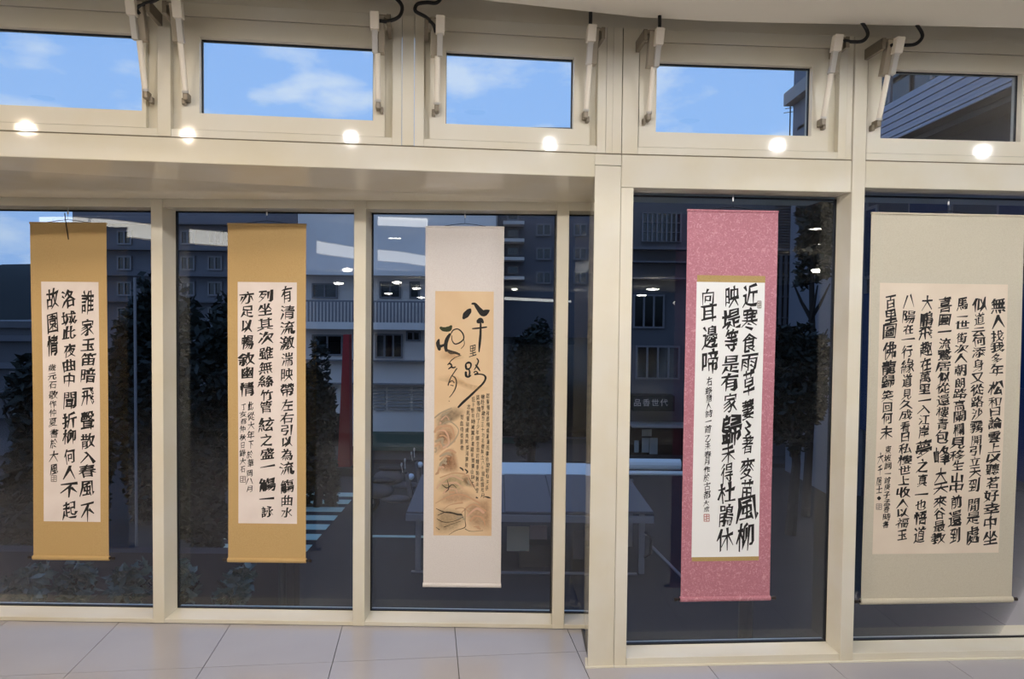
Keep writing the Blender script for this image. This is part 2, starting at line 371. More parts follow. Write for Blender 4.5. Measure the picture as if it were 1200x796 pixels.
for k, (a, b, lb) in enumerate(((m1a, m1b, 'cream mullion right of the leftmost scroll'), (m2a, m2b, 'cream mullion between second tan scroll and painting scroll'), (m3a, m3b, 'slim cream mullion beside the narrow window strip'), (-1.485, -1.45, 'cream mullion at the far left'))):
    q = MB(); q.pbox(PQ, a, b, .002, 2.035, .003, -.15); struct('trim_%d' % (7 + k), q, M_FRAME, lb, bevel=.0025)
q = MB(); q.prism([(-4.3, 3.70), (-4.3, 3.54), (-3.96, 3.54), (-3.96, 3.70)], 0, 2.03); struct('trim_11', q, M_PANEL, 'cream panel left of the recessed windows')
# return wall between left facade and recess (outside the picture)
q = MB(); p0 = PL.pt(-4.4, 0); q.prism([(p0.x + .001, p0.y + .02), (p0.x + .03, p0.y + .02), (p0.x + .03, 3.52), (p0.x + .001, 3.52)], .001, 2.05); struct('trim_12', q, M_PANEL, 'cream return panel at the left end of the recess')

low_window(5, PR, .096, 1.0385, 0, 0, 2.03, .035, .13, 'tall front window behind the pink scroll', head=False)
q = MB(); q.pbox(PR, .0415, .094, .003, 2.0385, 0, -.2); struct('trim_13', q, M_FRAME, 'cream jamb beside the column', bevel=.0025)
low_window(6, PR, 1.0965, 3.0, 0, 0, 2.05, .035, .13, 'tall front window behind the wide cream scroll', head=False)
q = MB(); q.pbox(PR, 3.0, 3.2, .003, 2.0385, 0, -.2); struct('trim_14', q, M_FRAME, 'cream jamb at the far right', bevel=.0025)
# floor level kerb strip under the right windows
q = MB(); q.pbox(PR, .0415, 3.2, 0, .005, .012, 0); struct('baseboard_right', q, M_FRAME, 'thin cream strip at the foot of the right windows')

# ------------------------------------------------------------------ upper windows
ZO, ZS, ZP0, ZP1, ZSt, ZH = 2.180, 2.212, 2.276, 2.570, 2.645, 2.70
def high_window(n, P, o0, o1, s0, s1, p0, p1, gl, gr, label):
    """o: opening, s: sash, p: pane along the plane"""
    t = thing('window_%d' % n, label, None, P.pt((p0 + p1) / 2, ZO, -.05), kind='structure')
    q = MB()   # fixed frame, flush
    if s0 - gl - o0 > .003: q.pbox(P, o0, s0 - gl, ZO, ZH, -.002, -.12)
    if o1 - s1 - gr > .003: q.pbox(P, s1 + gr, o1, ZO, ZH, -.002, -.12)
    q.pbox(P, s0 - gl, s1 + gr, ZO, ZS - .002, -.002, -.12)
    q.pbox(P, s0 - gl, s1 + gr, ZSt + .003, ZH, -.004, -.12)
    obj('fixed_frame', q, M_FRAME, t, bevel=.0015)
    # rebate ring only: four pieces round the sash
    q = MB()
    for b in ((s0 - gl, s0, ZS - .002, ZSt + .003), (s1, s1 + gr, ZS - .002, ZSt + .003), (s0, s1, ZSt, ZSt + .003)):
        q.pbox(P, *b, -.034, -.11)
    obj('rebate', q, M_PANEL, t)
    q = MB()
    for b in ((s0, p0, ZS, ZSt), (p1, s1, ZS, ZSt), (p0, p1, ZS, ZP0), (p0, p1, ZP1, ZSt)):
        q.pbox(P, *b, -.008, -.07)
    sa = obj('sash', q, M_FRAME, t)
    q = MB(); k = .0028
    for b in ((p0, p0 + k, ZP0 + k, ZP1 - k), (p1 - k, p1, ZP0 + k, ZP1 - k), (p0, p1, ZP0, ZP0 + k), (p0, p1, ZP1 - k, ZP1)):
        q.pbox(P, *b, -.037, -.050)
    obj('gasket', q, M_GASKET, sa)
    q = MB(); q.pbox(P, p0 + .001, p1 - .001, ZP0 + .001, ZP1 - .001, -.040, -.045); obj('glass_pane', q, M_GLASS_UP, sa)
    return t
high_window(7, PL, -2.95, -1.8065, -2.90, -1.851, -2.83, -1.866, .004, .0445, 'leftmost high window with blue sky')
high_window(8, PL, -1.757, -.871, -1.719, -.938, -1.652, -.985, .038, .030, 'second high window from the left with a long cloud')
high_window(9, PL, -.82, -.028, -.758, -.096, -.693, -.165, .024, .032, 'high window above the landscape painting scroll')
high_window(10, PR, .110, 1.009, .113, .934, .186, .859, .003, .041, 'high window above the pink scroll')
high_window(11, PR, 1.0985, 2.35, 1.104, 1.86, 1.165, 1.797, .004, .03, 'high window at the right showing the tiled building')
high_window(12, PR, 2.40, 3.2, 2.42, 3.10, 2.48, 3.03, .004, .03, 'high window beyond the right edge')
# upper posts
for k, (P, a, b, d, lb) in enumerate(((PL, -1.806, -1.7575, .001, 'cream post between first and second high windows'), (PL, -.8695, -.8215, .001, 'cream post between second and third high windows'),
                        (PL, -.0275, .0, .0, 'cream post edge right of the third high window'), (PR, .0, .0385, .0, 'cream post above the column'), (PR, .0415, .109, -.001, 'cream post left of the fourth high window'), (PR, 1.0095, 1.0365, -.004, 'cream post right of the fourth high window'), (PR, 2.351, 2.399, 0, 'cream post at the far right'), (PL, -4.4, -2.951, 0, 'cream panel at the far left'))):
    q = MB(); q.pbox(P, a, b, ZO, 2.70, d, -.12); struct('trim_%d' % (15 + k), q, M_PANEL, lb, bevel=.0015)

# ------------------------------------------------------------------ window openers (linear actuators)
def actuator(P, s, side, cable, label, top=None):
    """side: +1 bracket block to the right, -1 to the left"""
    T = P.pt(s, 2.27, 0)
    t = thing('window_opener', label, 'window opener', T, 'linear window openers on the high windows')
    zt, zb = 2.628, 2.335; dt, db = .135, .035
    def ax(f, du=0, dd=0): return P.pt(s + du, zt + (zb - zt) * f, dt + (db - dt) * f + dd)
    def bar(f0, f1, hw, hd, dd=0, du=0):
        q = MB(); vs = []
        for f in (f0, f1):
            for a, b in ((-hw, hd), (hw, hd), (hw, -hd), (-hw, -hd)): vs.append(ax(f, a + du, b + dd))
        return q.hexa([vs[4], vs[5], vs[6], vs[7], vs[0], vs[1], vs[2], vs[3]])
    obj('motor_housing', bar(-.03, .40, .016, .018, -.012, .011 * side), M_HOUSE, t, bevel=.003)
    obj('gearbox', bar(-.04, .16, .017, .017, .02, -.008 * side), M_ROD, t, bevel=.002)
    obj('barrel', bar(.16, .42, .011, .011, .016, -.008 * side), M_ALU, t, bevel=.002)
    q = MB(); q.tube([ax(.40), ax(.96)], .0108, 12); obj('push_rod', q, M_ROD, t, smooth=False)
    q = MB(); q.tube([ax(.955), ax(.985)], .0125, 12); obj('collar', q, M_ALU, t)
    q = MB(); q.pbox(P, s - .009, s + .009, 2.312, 2.342, .042, -.006); q.pbox(P, s + .006 * side, s + .020 * side, 2.300, 2.325, .02, -.006) if side > 0 else q.pbox(P, s - .020, s - .006, 2.300, 2.325, .02, -.006)
    obj('sash_bracket', q, M_BRKT, t, bevel=.003)
    a, b = (s - .01, s + .052) if side > 0 else (s - .052, s + .01)
    q = MB(); q.pbox(P, a, b, 2.628, 2.642, dt + .004, dt - .02)
    q.pbox(P, *((s + .036, s + .052) if side > 0 else (s - .052, s - .036)), 2.600, 2.645, dt + .004, -.004)
    obj('wall_bracket', q, M_BRKT, t, bevel=.002)
    pts = [P.hit(x, y, dt) for x, y in cable]
    # smooth the cable
    pp = []
    for i in range(len(pts) - 1):
        p0, p1, p2, p3 = pts[max(i - 1, 0)], pts[i], pts[i + 1], pts[min(i + 2, len(pts) - 1)]
        for k in range(6):
            u = k / 6; pp.append(.5 * ((2 * p1) + (p2 - p0) * u + (2 * p0 - 5 * p1 + 4 * p2 - p3) * u * u + (3 * p1 - p0 - 3 * p2 + p3) * u ** 3))
    pp.append(pts[-1]); end = pts[-1].copy()
    q = MB(); q.tube(pp, .0072, 8); obj('cable', q, M_CABLE, t, smooth=True)
    return t
def sfor(P, px, py, d): return P.sz(px, py, d)[0]
for P, px, side, cable, lb in (
    (PL, 170, 1, [(163, 16), (160, 10), (168, 5), (184, -1), (196, -12), (200, -26)], 'silver opener at the right of the leftmost high window, leaning right'),
    (PL, 217, -1, [(210, 20), (207, 10), (207, -6), (208, -22)], 'silver opener at the left of the second high window, straight cable'),
    (PL, 443, 1, [(442, 34), (443, 25), (455, 25), (468, 19), (471, 7), (462, -4), (450, -14)], 'silver opener at the right of the second high window, looped cable'),
    (PL, 512, -1, [(511, 38), (508, 29), (499, 20), (487, 13), (489, 5), (500, 3), (512, 3), (520, -6)], 'silver opener at the left of the third high window, S-bent cable'),
    (PL, 687, 1, [(691, 46), (691, 38), (692, 25), (692, 8), (691, -8)], 'silver opener at the right of the third high window, straight cable'),
    (PR, 761, -1, [(771, 50), (772, 42), (773, 30), (773, 16), (773, -2)], 'silver opener at the left of the high window over the pink scroll'),
    (PR, 966, 1, [(981, 52), (985, 47), (998, 49), (1011, 48), (1017, 40), (1012, 29), (1002, 18)], 'silver opener at the right of the high window over the pink scroll'),
    (PR, 1031, -1, [(1043, 54), (1050, 51), (1062, 53), (1074, 51), (1081, 42), (1075, 30), (1064, 19)], 'silver opener at the left of the rightmost high window')):
    actuator(P, sfor(P, px, 120, .04), side, cable, lb)
# ------------------------------------------------------------------ hanging scrolls
_cu = bpy.data.curves.new('glyph', 'FONT'); _cu.resolution_u = 1; _cu.fill_mode = 'FRONT'
_to = bpy.data.objects.new('glyph', _cu); COL.objects.link(_to)
_gc = {}
def brush(vs, fs, off):
    """give a plain glyph outline brush pressure: heavy uprights, tapering feet, slanted caps"""
    cnt = {}
    for f in fs:
        for i in range(len(f)):
            a, b = f[i], f[(i + 1) % len(f)]; cnt[(a, b)] = 1
    ed = [(a, b) for a, b in cnt if (b, a) not in cnt]
    nr = [[0.0, 0.0] for _ in vs]; cap = {}
    for a, b in ed:
        dx, dy = vs[b][0] - vs[a][0], vs[b][1] - vs[a][1]; L = math.hypot(dx, dy) or 1e-6
        nx, ny = dy / L, -dx / L
        if L < .095: cap[(a, b)] = (nx, ny)
        else:
            for k in (a, b): nr[k][0] += nx; nr[k][1] += ny
    out = []
    sd = random.Random(len(vs) * 7 + int(off * 999)); ph = sd.uniform(0, 50)
    for i, (x, y) in enumerate(vs):
        nx, ny = nr[i]; L = math.hypot(nx, ny)
        if L: nx, ny = nx / max(L, 1), ny / max(L, 1)
        pz = 1 + 1.3 * noise.noise(Vector((x * 2.6 + ph, y * 2.6, 1)))
        out.append([x + nx * (.022 + off * .7) * pz, y + ny * (.006 + off * .45) * pz])
    for (a, b), (nx, ny) in cap.items():
        mx, my = (out[a][0] + out[b][0]) / 2, (out[a][1] + out[b][1]) / 2
        if ny < -.5: s, ext = .42, .03          # foot of an upright: tapers
        elif ny > .5: s, ext = 1.15, .01
        elif nx > .5: s, ext = 1.5, .015        # right end: pressed
        else: s, ext = .8, .02
        for k in (a, b):
            out[k][0] = mx + (out[k][0] - mx) * s + nx * ext; out[k][1] = my + (out[k][1] - my) * s + ny * ext
    return [tuple(v) for v in out]
def glyph(c, off=0.0):
    k = (c, off)
    if k not in _gc:
        _cu.body = c; _cu.offset = 0
        dg = bpy.context.evaluated_depsgraph_get(); dg.update()
        me = bpy.data.meshes.new_from_object(_to.evaluated_get(dg))
        _gc[k] = ([(v.co.x, v.co.y) for v in me.vertices], [tuple(p.vertices) for p in me.polygons])
        bpy.data.meshes.remove(me)
        v_, f_ = _gc[k]; _gc[k] = (brush(v_, f_, off) if off >= 0 else v_, f_)
    return _gc[k]
rnd = random.Random(7)
class Sheet:
    """coordinates on a hung scroll: pixel -> (s, z) -> slightly wavy surface"""
    def __init__(s, base, back, seed):
        s.P = Plane((base.o.x, base.o.y), (base.o.x + base.e.x, base.o.y + base.e.y), back); s.seed = seed
    def w(s, u, z): return .0030 * math.sin(z * 4.1 + s.seed) + .0016 * math.sin(u * 9 + z * 2.3 + s.seed * 2)
    def pt(s, u, z, d): return s.P.pt(u, z, s.w(u, z) + d)
    def px(s, x, y): return s.P.sz(x, y)
    def sheet(s, u0, u1, z0, z1, d, th, nx=6, nz=28):
        q = MB(); n = nx + 1
        for dd in (d, d - th):
            for j in range(nz + 1):
                for i in range(n):
                    u = u0 + (u1 - u0) * i / nx; z = z0 + (z1 - z0) * j / nz; q.v.append(tuple(s.pt(u, z, dd)))
        m = n * (nz + 1)
        for j in range(nz):
            for i in range(nx):
                a = j * n + i; q.f += [(a, a + 1, a + n + 1, a + n), (m + a, m + a + n, m + a + n + 1, m + a + 1)]
        for j in range(nz):
            a = j * n; q.f += [(a, a + n, m + a + n, m + a)]; a = j * n + nx; q.f += [(a, m + a, m + a + n, a + n)]
        for i in range(nx):
            q.f += [(i, m + i, m + i + 1, i + 1)]; a = nz * n + i; q.f += [(a, a + 1, m + a + 1, m + a)]
        return q
    def char(s, q, c, x, y, w, h, heft=.012, wob=.036, shear=.16, rot=None, d=.0012):
        vs, fs = glyph(c, round(max(heft + rnd.choice((-.006, 0, .004, .01, .016)), 0), 3)); u0, z0 = s.px(x, y); k = 3.56 / FPX
        rot = rnd.uniform(-.10, .05) if rot is None else rot; sd = rnd.uniform(0, 99)
        cw = rnd.uniform(.78, 1.08); b = len(q.v)
        for gx, gy in vs:
            a = (gx - .5) / .92; e = (gy - .38) / .92
            nn = noise.noise_vector(Vector((a * 2.2 + sd, e * 2.2, 0))); n2 = noise.noise_vector(Vector((a * 9 + sd, e * 9, 5)))
            a += nn.x * wob * 2.2 + n2.x * wob; e += nn.y * wob * 2.2 + n2.y * wob
            a = a * cw; e += a * shear
            a, e = a * math.cos(rot) - e * math.sin(rot), a * math.sin(rot) + e * math.cos(rot)
            u = u0 + a * w * k; z = z0 + e * h * k
            q.v.append(tuple(s.pt(u, z, d)))
        q.f += [tuple(b + i for i in f) for f in fs]
    def stroke(s, q, pts, d=.0012):
        """pts: (px, py, width_px) through a smooth curve"""
        P = []; n = len(pts)
        for i in range(n - 1):
            p = [pts[max(i - 1, 0)], pts[i], pts[i + 1], pts[min(i + 2, n - 1)]]
            for k in range(5):
                t = k / 5; P.append([.5 * ((2 * p[1][a]) + (p[2][a] - p[0][a]) * t + (2 * p[0][a] - 5 * p[1][a] + 4 * p[2][a] - p[3][a]) * t * t + (3 * p[1][a] - p[0][a] - 3 * p[2][a] + p[3][a]) * t ** 3) for a in range(3)])
        P.append(list(pts[-1])); b = len(q.v)
        def put(x, y): u, z = s.px(x, y); q.v.append(tuple(s.pt(u, z, d)))
        tx, ty = P[1][0] - P[0][0], P[1][1] - P[0][1]; L = math.hypot(tx, ty) or 1; wd = P[0][2] / 2
        put(P[0][0] - tx / L * wd * .7, P[0][1] - ty / L * wd * .7)
        for i, (x, y, ww) in enumerate(P):
            a, c = P[max(i - 1, 0)], P[min(i + 1, len(P) - 1)]; tx, ty = c[0] - a[0], c[1] - a[1]; L = math.hypot(tx, ty) or 1
            ww = max(ww, .3) * (1 + .12 * noise.noise(Vector((x * .3, y * .3, 2)))); nx, ny = -ty / L * ww / 2, tx / L * ww / 2
            put(x + nx, y + ny); put(x - nx, y - ny)
        x, y, ww = P[-1]; put(x + tx / L * ww * .35, y + ty / L * ww * .35)
        m = len(P); q.f.append((b, b + 2, b + 1))
        for i in range(m - 1): a = b + 1 + 2 * i; q.f.append((a, a + 1, a + 3, a + 2))
        q.f.append((b + 2 * m - 1, b + 2 * m, b + 2 * m + 1))
    def column(s, q, text, xs, ys, w, h=None, **k):
        """one character at each y; x runs linearly from xs[0] to xs[1]"""
        hs = []
        for i in range(len(ys)):
            a = ys[i] - ys[i - 1] if i else ys[1] - ys[0]; b2 = ys[i + 1] - ys[i] if i + 1 < len(ys) else ys[i] - ys[i - 1]
            hs.append(min(a, b2) * .5 + .5 * (a + b2) / 2)
        for i, c in enumerate(text):
            if i >= len(ys): break
            f = (ys[i] - ys[0]) / max(ys[-1] - ys[0], 1); hh = h or hs[i] * .86
            s.char(q, c, xs[0] + (xs[1] - xs[0]) * f + rnd.uniform(-.6, .6), ys[i], w * rnd.uniform(.88, 1.1), hh, **k)

def silk(name, c, c2, sc=60, rough=.75, bumps=.15): return mat(name, c, rough=rough, spec=.25, vary=(sc, c2, .4, .65), bump=(900, bumps))
M_TAN = silk('tan_silk', (200, 170, 118), (192, 161, 108), 300)
M_CREAM = silk('off_white_silk', (224, 219, 215), (218, 212, 208), 200)
M_BEIGE = silk('beige_silk', (205, 198, 178), (199, 191, 170), 200)
M_GOLD = silk('gold_brocade', (186, 160, 106), (172, 146, 92), 300)
M_PAPER = mat('white_rice_paper', (238, 228, 222), rough=.9, spec=.1, vary=(9, (230, 219, 212)))
M_PAPER2 = mat('cool_white_paper', (240, 241, 238), rough=.9, spec=.1)
M_PAPER3 = mat('cream_rice_paper', (228, 214, 194), rough=.9, spec=.1, vary=(6, (221, 206, 186)))
M_PAPER4 = mat('aged_ochre_paper', (226, 200, 164), rough=.9, spec=.1, vary=(5, (218, 188, 150), .35, .7))
M_DARKWOOD = mat('dark_roller_knob', (36, 26, 22), rough=.35)
M_CORD = mat('dark_hanging_cord', (40, 36, 38), rough=.8)
M_SEAL = mat('red_seal_ink', (178, 96, 84), rough=.8)
M_SEAL_G = mat('faded_seal_ink', (128, 116, 108), rough=.8)
M_WHITE = mat('white_plastic', (236, 236, 236), rough=.4)
def pink():
    m = mat('pink_brocade', (190, 128, 140), rough=.6, spec=.35); t = m.node_tree; n = t.nodes; l = t.links; b = n['Principled BSDF']
    tcn = n.new('ShaderNodeTexCoord'); v = n.new('ShaderNodeTexVoronoi'); v.inputs['Scale'].default_value = 62; l.new(tcn.outputs['Object'], v.inputs[0])
    z = n.new('ShaderNodeTexNoise'); z.inputs['Scale'].default_value = 75; z.inputs['Detail'].default_value = 4; z.inputs['Distortion'].default_value = 1.6; l.new(tcn.outputs['Object'], z.inputs[0])
    r = n.new('ShaderNodeValToRGB'); r.color_ramp.elements[0].position = .44; r.color_ramp.elements[1].position = .66
    r.color_ramp.elements[0].color = (*lin((180, 118, 130)), 1); r.color_ramp.elements[1].color = (*lin((206, 152, 162)), 1)
    k = r.color_ramp.elements.new(.58); k.color = (*lin((192, 130, 142)), 1)
    l.new(z.outputs[0], r.inputs[0])
    r2 = n.new('ShaderNodeValToRGB'); r2.color_ramp.elements[0].position = .0; r2.color_ramp.elements[1].position = .16
    r2.color_ramp.elements[0].color = (1, 1, 1, 1); r2.color_ramp.elements[1].color = (0, 0, 0, 1); l.new(v.outputs['Distance'], r2.inputs[0])
    mm = n.new('ShaderNodeMixRGB'); l.new(r2.outputs[0], mm.inputs[0]); l.new(r.outputs[0], mm.inputs[1]); mm.inputs[2].default_value = (*lin((220, 182, 184)), 1)
    l.new(mm.outputs[0], b.inputs['Base Color']); return m
M_PINK = pink()

def scroll(S, box, paper, m_silk, m_paper, label, knobs=(1, 1), tail=None, border=None, roll=.0115):
    u0, u1, zt, zb = box; P = S.P
    t = thing('hanging_scroll', label, 'hanging scroll', S.pt((u0 + u1) / 2, zb - .02, 0), 'hanging scrolls on the window wall')
    obj('mounting_silk', S.sheet(u0, u1, zb, zt, 0, .0012), m_silk, t)
    if border:
        b0, b1, bt, bb = border
        obj('brocade_border', S.sheet(b0, b1, paper[2], bt, .0007, .0005, 4, 3), M_GOLD, t)
        obj('brocade_border', S.sheet(b0, b1, bb, paper[3], .0007, .0005, 4, 3), M_GOLD, t)
    p0, p1, pt_, pb = paper
    obj('paper', S.sheet(p0, p1, pb, pt_, .0007, .0005), m_paper, t)
    # stave at the top: half round, wrapped in the silk
    q = MB(); a, b = S.pt(u0 - .001, zt + .002, -.001), S.pt(u1 + .001, zt + .002, -.001); q.tube([a, b], .0055, 10); obj('top_stave', q, m_silk, t)
    # roller
    q = MB(); zc = zb - .004; a, b = S.pt(u0 - .002, zc, -.002), S.pt(u1 + .002, zc, -.002); q.tube([a, b], roll, 16); obj('roller', q, m_silk, t, smooth=False)
    for sd, uu in ((-1, u0), (1, u1)):
        if knobs[0 if sd < 0 else 1]:
            q = MB(); q.tube([S.pt(uu + sd * .0021, zc, -.002), S.pt(uu + sd * .014, zc, -.002), S.pt(uu + sd * .016, zc, -.002), S.pt(uu + sd * .026, zc, -.002), S.pt(uu + sd * .028, zc, -.002)], [.0062, .0062, .0082, .0082, .006], 12)
            obj('roller_knob', q, M_DARKWOOD, t)
    # cord: two staples near the middle, rising to the hook
    uc = (u0 + u1) / 2; q = MB(); hz = zt + .019
    cordp = [S.pt(uc - .105, zt + .005, -.001), S.pt(uc - .05, hz - .005, -.001), S.pt(uc, hz, -.001), S.pt(uc + .05, hz - .005, -.001), S.pt(uc + .105, zt + .005, -.001)]
    q.tube(cordp, .0016, 6); obj('cord', q, M_CORD, t)
    q = MB(); q.tube([S.pt(uc, hz, -.001), S.pt(uc, zt + .045, -.001)], .0007, 5); obj('hanging_line', q, M_CORD, t)
    q = MB(); q.tube([S.pt(uc, zt + .045, -.001), S.pt(uc, zt + .045 + .016, -.001)], .0035, 8); obj('hook', q, M_WHITE, t)
    q = MB(); q.tube([S.pt(uc, zt + .055, -.001), P.pt(uc, 1.994 if P.o.y > 3.4 and zt < 1.94 else 2.031, -.001)], .0006, 5); obj('hanging_line', q, M_WHITE, t)
    if tail:
        q = MB(); q.tube([S.pt(*S.px(x, y), .004) for x, y in tail], .0022, 6); obj('cord_tail', q, M_CORD, t)
    return t
def seal(S, t, x, y, w, h, m, txt=None):
    q = MB(); k = w / 2; g = h / 2
    # carved square: frame and strokes
    for a, b, c, d in ((-k, -g, k, -g), (-k, g, k, g), (-k, -g, -k, g), (k, -g, k, g), (0, -g, 0, g), (-k, -g * .3, 0, -g * .3), (0, g * .2, k, g * .2), (-k, g * .45, 0, g * .45), (0, -g * .45, k, -g * .45)):
        S.stroke(q, [(x + a, y + b, .8), (x + (a + c) / 2, y + (b + d) / 2, .8), (x + c, y + d, .8)])
    return obj('seal', q, m, t)

BACK = .05
# --- leftmost tan scroll
S = Sheet(PQ, BACK, .4)
t = scroll(S, (.135, .503, 1.915, .300), (.186, .4635, 1.637, .474), M_TAN, M_PAPER, 'tan silk scroll with black calligraphy in three columns, hung at the far left', tail=[(77, 250), (78.5, 262), (80, 272), (81.5, 281)])
q = MB()
S.column(q, '誰家玉笛暗飛聲散入春風不', (103.5, 102.5), [354, 384, 404, 421, 440, 464, 493, 517, 536, 552, 572, 600], 18, heft=.012)
S.column(q, '洛城此夜曲中聞折柳何人不起', (81, 81.5), [350, 373, 390, 411, 428, 445, 469, 493, 512, 535, 554, 574, 598], 18, heft=.014)
S.column(q, '故園情', (62, 61.5), [350, 378, 405], 17, heft=.014)
obj('calligraphy', q, M_INK, t)
q = MB(); S.column(q, '歲元石敬作仲夏書於大風', (60.5, 63.5), [431, 441, 451, 463, 474, 484, 495, 508, 520, 535, 550], 9, heft=.004)
obj('inscription', q, M_INK, t); seal(S, t, 63, 561, 6, 7, M_SEAL_G)
# --- second tan scroll
S = Sheet(PQ, BACK, 2.1)
t = scroll(S, (1.085, 1.462, 1.919, .300), (1.134, 1.419, 1.645, .476), M_TAN, M_PAPER, 'tan silk scroll with three dense columns, between the two left mullions')
q = MB()
S.column(q, '有清流激湍映帶左右引以為流觴曲水', (337, 336), [345, 366, 384, 402, 421, 439, 457, 475, 490, 504, 518, 533, 549, 570, 587, 601], 16, heft=.004)
S.column(q, '列坐其次雖無絲竹管絃之盛一觴一詠', (311.5, 313), [347, 363, 380, 396, 414, 431, 447, 463, 477, 498, 516, 532, 547, 568, 585, 600], 17, heft=.012)
S.column(q, '亦足以暢敘幽情', (290, 289.5), [349, 365, 382, 401, 421, 437, 456], 17, heft=.012)
obj('calligraphy', q, M_INK, t)
q = MB(); S.column(q, '此從大年下於華岡八月', (294, 292.5), [476, 488, 499, 510, 521, 533, 543, 555, 564, 573], 8, heft=.002)
S.column(q, '丁亥都仲秋日錄大石', (285, 284), [477, 486, 494, 503, 513, 522, 531, 541, 550], 7, heft=.002)
obj('inscription', q, M_INK, t); seal(S, t, 284.5, 562, 6, 7, M_SEAL_G)
# --- painting scroll
S = Sheet(PQ, BACK, 4.0)
t = scroll(S, (2.034, 2.410, 1.915, .190), (2.082, 2.363, 1.611, .430), M_CREAM, M_PAPER4, 'off-white scroll with a brown landscape painting on ochre paper', knobs=(0, 0), roll=.0105)
# washes: soft edged pools of pigment
def wash_mat():
    m = mat('pigment_wash', (150, 110, 80), rough=.95, spec=.05); tt = m.node_tree; n = tt.nodes; l = tt.links; b = n['Principled BSDF']; out = n['Material Output']
    va = n.new('ShaderNodeVertexColor'); va.layer_name = 'pigment'; l.new(va.outputs['Color'], b.inputs['Base Color'])
    z = n.new('ShaderNodeTexNoise'); z.inputs['Scale'].default_value = 90; z.inputs['Detail'].default_value = 6; tcn = n.new('ShaderNodeTexCoord'); l.new(tcn.outputs['Object'], z.inputs[0])
    mr = n.new('ShaderNodeMapRange'); mr.inputs[1].default_value = .3; mr.inputs[2].default_value = .7; mr.inputs[3].default_value = .6; l.new(z.outputs[0], mr.inputs[0])
    mm = n.new('ShaderNodeMath'); mm.operation = 'MULTIPLY'; l.new(va.outputs['Alpha'], mm.inputs[0]); l.new(mr.outputs[0], mm.inputs[1])
    l.new(mm.outputs[0], b.inputs['Alpha']); return m
def washes(name, S, t, items, d):
    vs, fs, cs = [], [], []
    for it in items:
        pts, colr, al, feather = it; al *= .8; feather = min(.8, feather * 1.3)
        cx = sum(p[0] for p in pts) / len(pts); cy = sum(p[1] for p in pts) / len(pts); n = len(pts) * 4; ring = []
        for i in range(len(pts)):
            p = [pts[(i - 1) % len(pts)], pts[i], pts[(i + 1) % len(pts)], pts[(i + 2) % len(pts)]]
            for k in range(4):
                u = k / 4; ring.append([.5 * ((2 * p[1][a]) + (p[2][a] - p[0][a]) * u + (2 * p[0][a] - 5 * p[1][a] + 4 * p[2][a] - p[3][a]) * u * u + (3 * p[1][a] - p[0][a] - 3 * p[2][a] + p[3][a]) * u ** 3) for a in (0, 1)])
        b = len(vs); c3 = lin(colr)
        def put(x, y, a):
            x = min(max(x, 509), 577); y = min(max(y, 343), 627)
            uu, zz = S.px(x, y); vs.append(tuple(S.pt(uu, zz, d))); cs.append((*c3, a))
        put(cx, cy, al)
        for f, a in ((1 - feather, al), (1, 0)):
            for x, y in ring: put(cx + (x - cx) * f, cy + (y - cy) * f, a)
        for i in range(n):
            j = (i + 1) % n; fs.append((b, b + 1 + i, b + 1 + j)); fs.append((b + 1 + i, b + 1 + n + i, b + 1 + n + j, b + 1 + j))
        d += .00004
    q = MB(); q.v = vs; q.f = fs; o = obj(name, q, wash_mat(), t)
    ca = o.data.color_attributes.new('pigment', 'FLOAT_COLOR', 'POINT')
    for i, c in enumerate(cs): ca.data[i].color = c
    return o
B1, B2, G1, PK = (150, 108, 82), (172, 132, 102), (144, 142, 98), (190, 148, 120)
washes('landscape_wash', S, t, [
    ([(509, 492), (520, 480), (536, 476), (546, 482), (538, 492), (524, 498), (510, 506)], (132, 116, 98), .75, .4),
    ([(509, 505), (518, 497), (531, 498), (536, 508), (532, 520), (520, 528), (509, 534)], PK, .65, .4),
    ([(509, 512), (516, 505), (528, 506), (530, 514), (518, 520)], B2, .6, .5),
    ([(512, 552), (520, 534), (530, 524), (536, 534), (538, 552), (526, 556)], (168, 122, 92), .75, .35),
    ([(516, 548), (522, 536), (528, 532), (530, 546)], B1, .6, .4),
    ([(510, 572), (516, 560), (530, 554), (544, 556), (550, 566), (540, 574), (520, 578)], G1, .55, .4),
    ([(541, 560), (547, 556), (554, 566), (556, 572), (546, 570)], (120, 86, 66), .6, .4),
    ([(512, 584), (526, 574), (544, 572), (562, 584), (540, 590), (520, 592)], PK, .55, .4),
    ([(546, 590), (566, 583), (577, 586), (577, 622), (552, 620), (545, 606)], (176, 132, 100), .6, .35),
    ([(509, 598), (524, 594), (542, 600), (546, 612), (530, 626), (510, 624)], (156, 138, 108), .6, .35),
    ([(520, 410), (538, 414), (545, 420), (530, 423), (514, 420)], (200, 164, 122), .5, .6),
    ([(509, 444), (530, 438), (552, 450), (574, 455), (560, 460), (530, 450)], (200, 164, 122), .5, .6),
], .0010)
rs = random.Random(5)
M_W1 = mat('brown_wash_line', (196, 160, 128), rough=.95); M_W2 = mat('grey_wash_line', (172, 158, 134), rough=.95); M_W3 = mat('rose_wash_line', (208, 172, 146), rough=.95)
layers = {0: MB(), 1: MB(), 2: MB()}
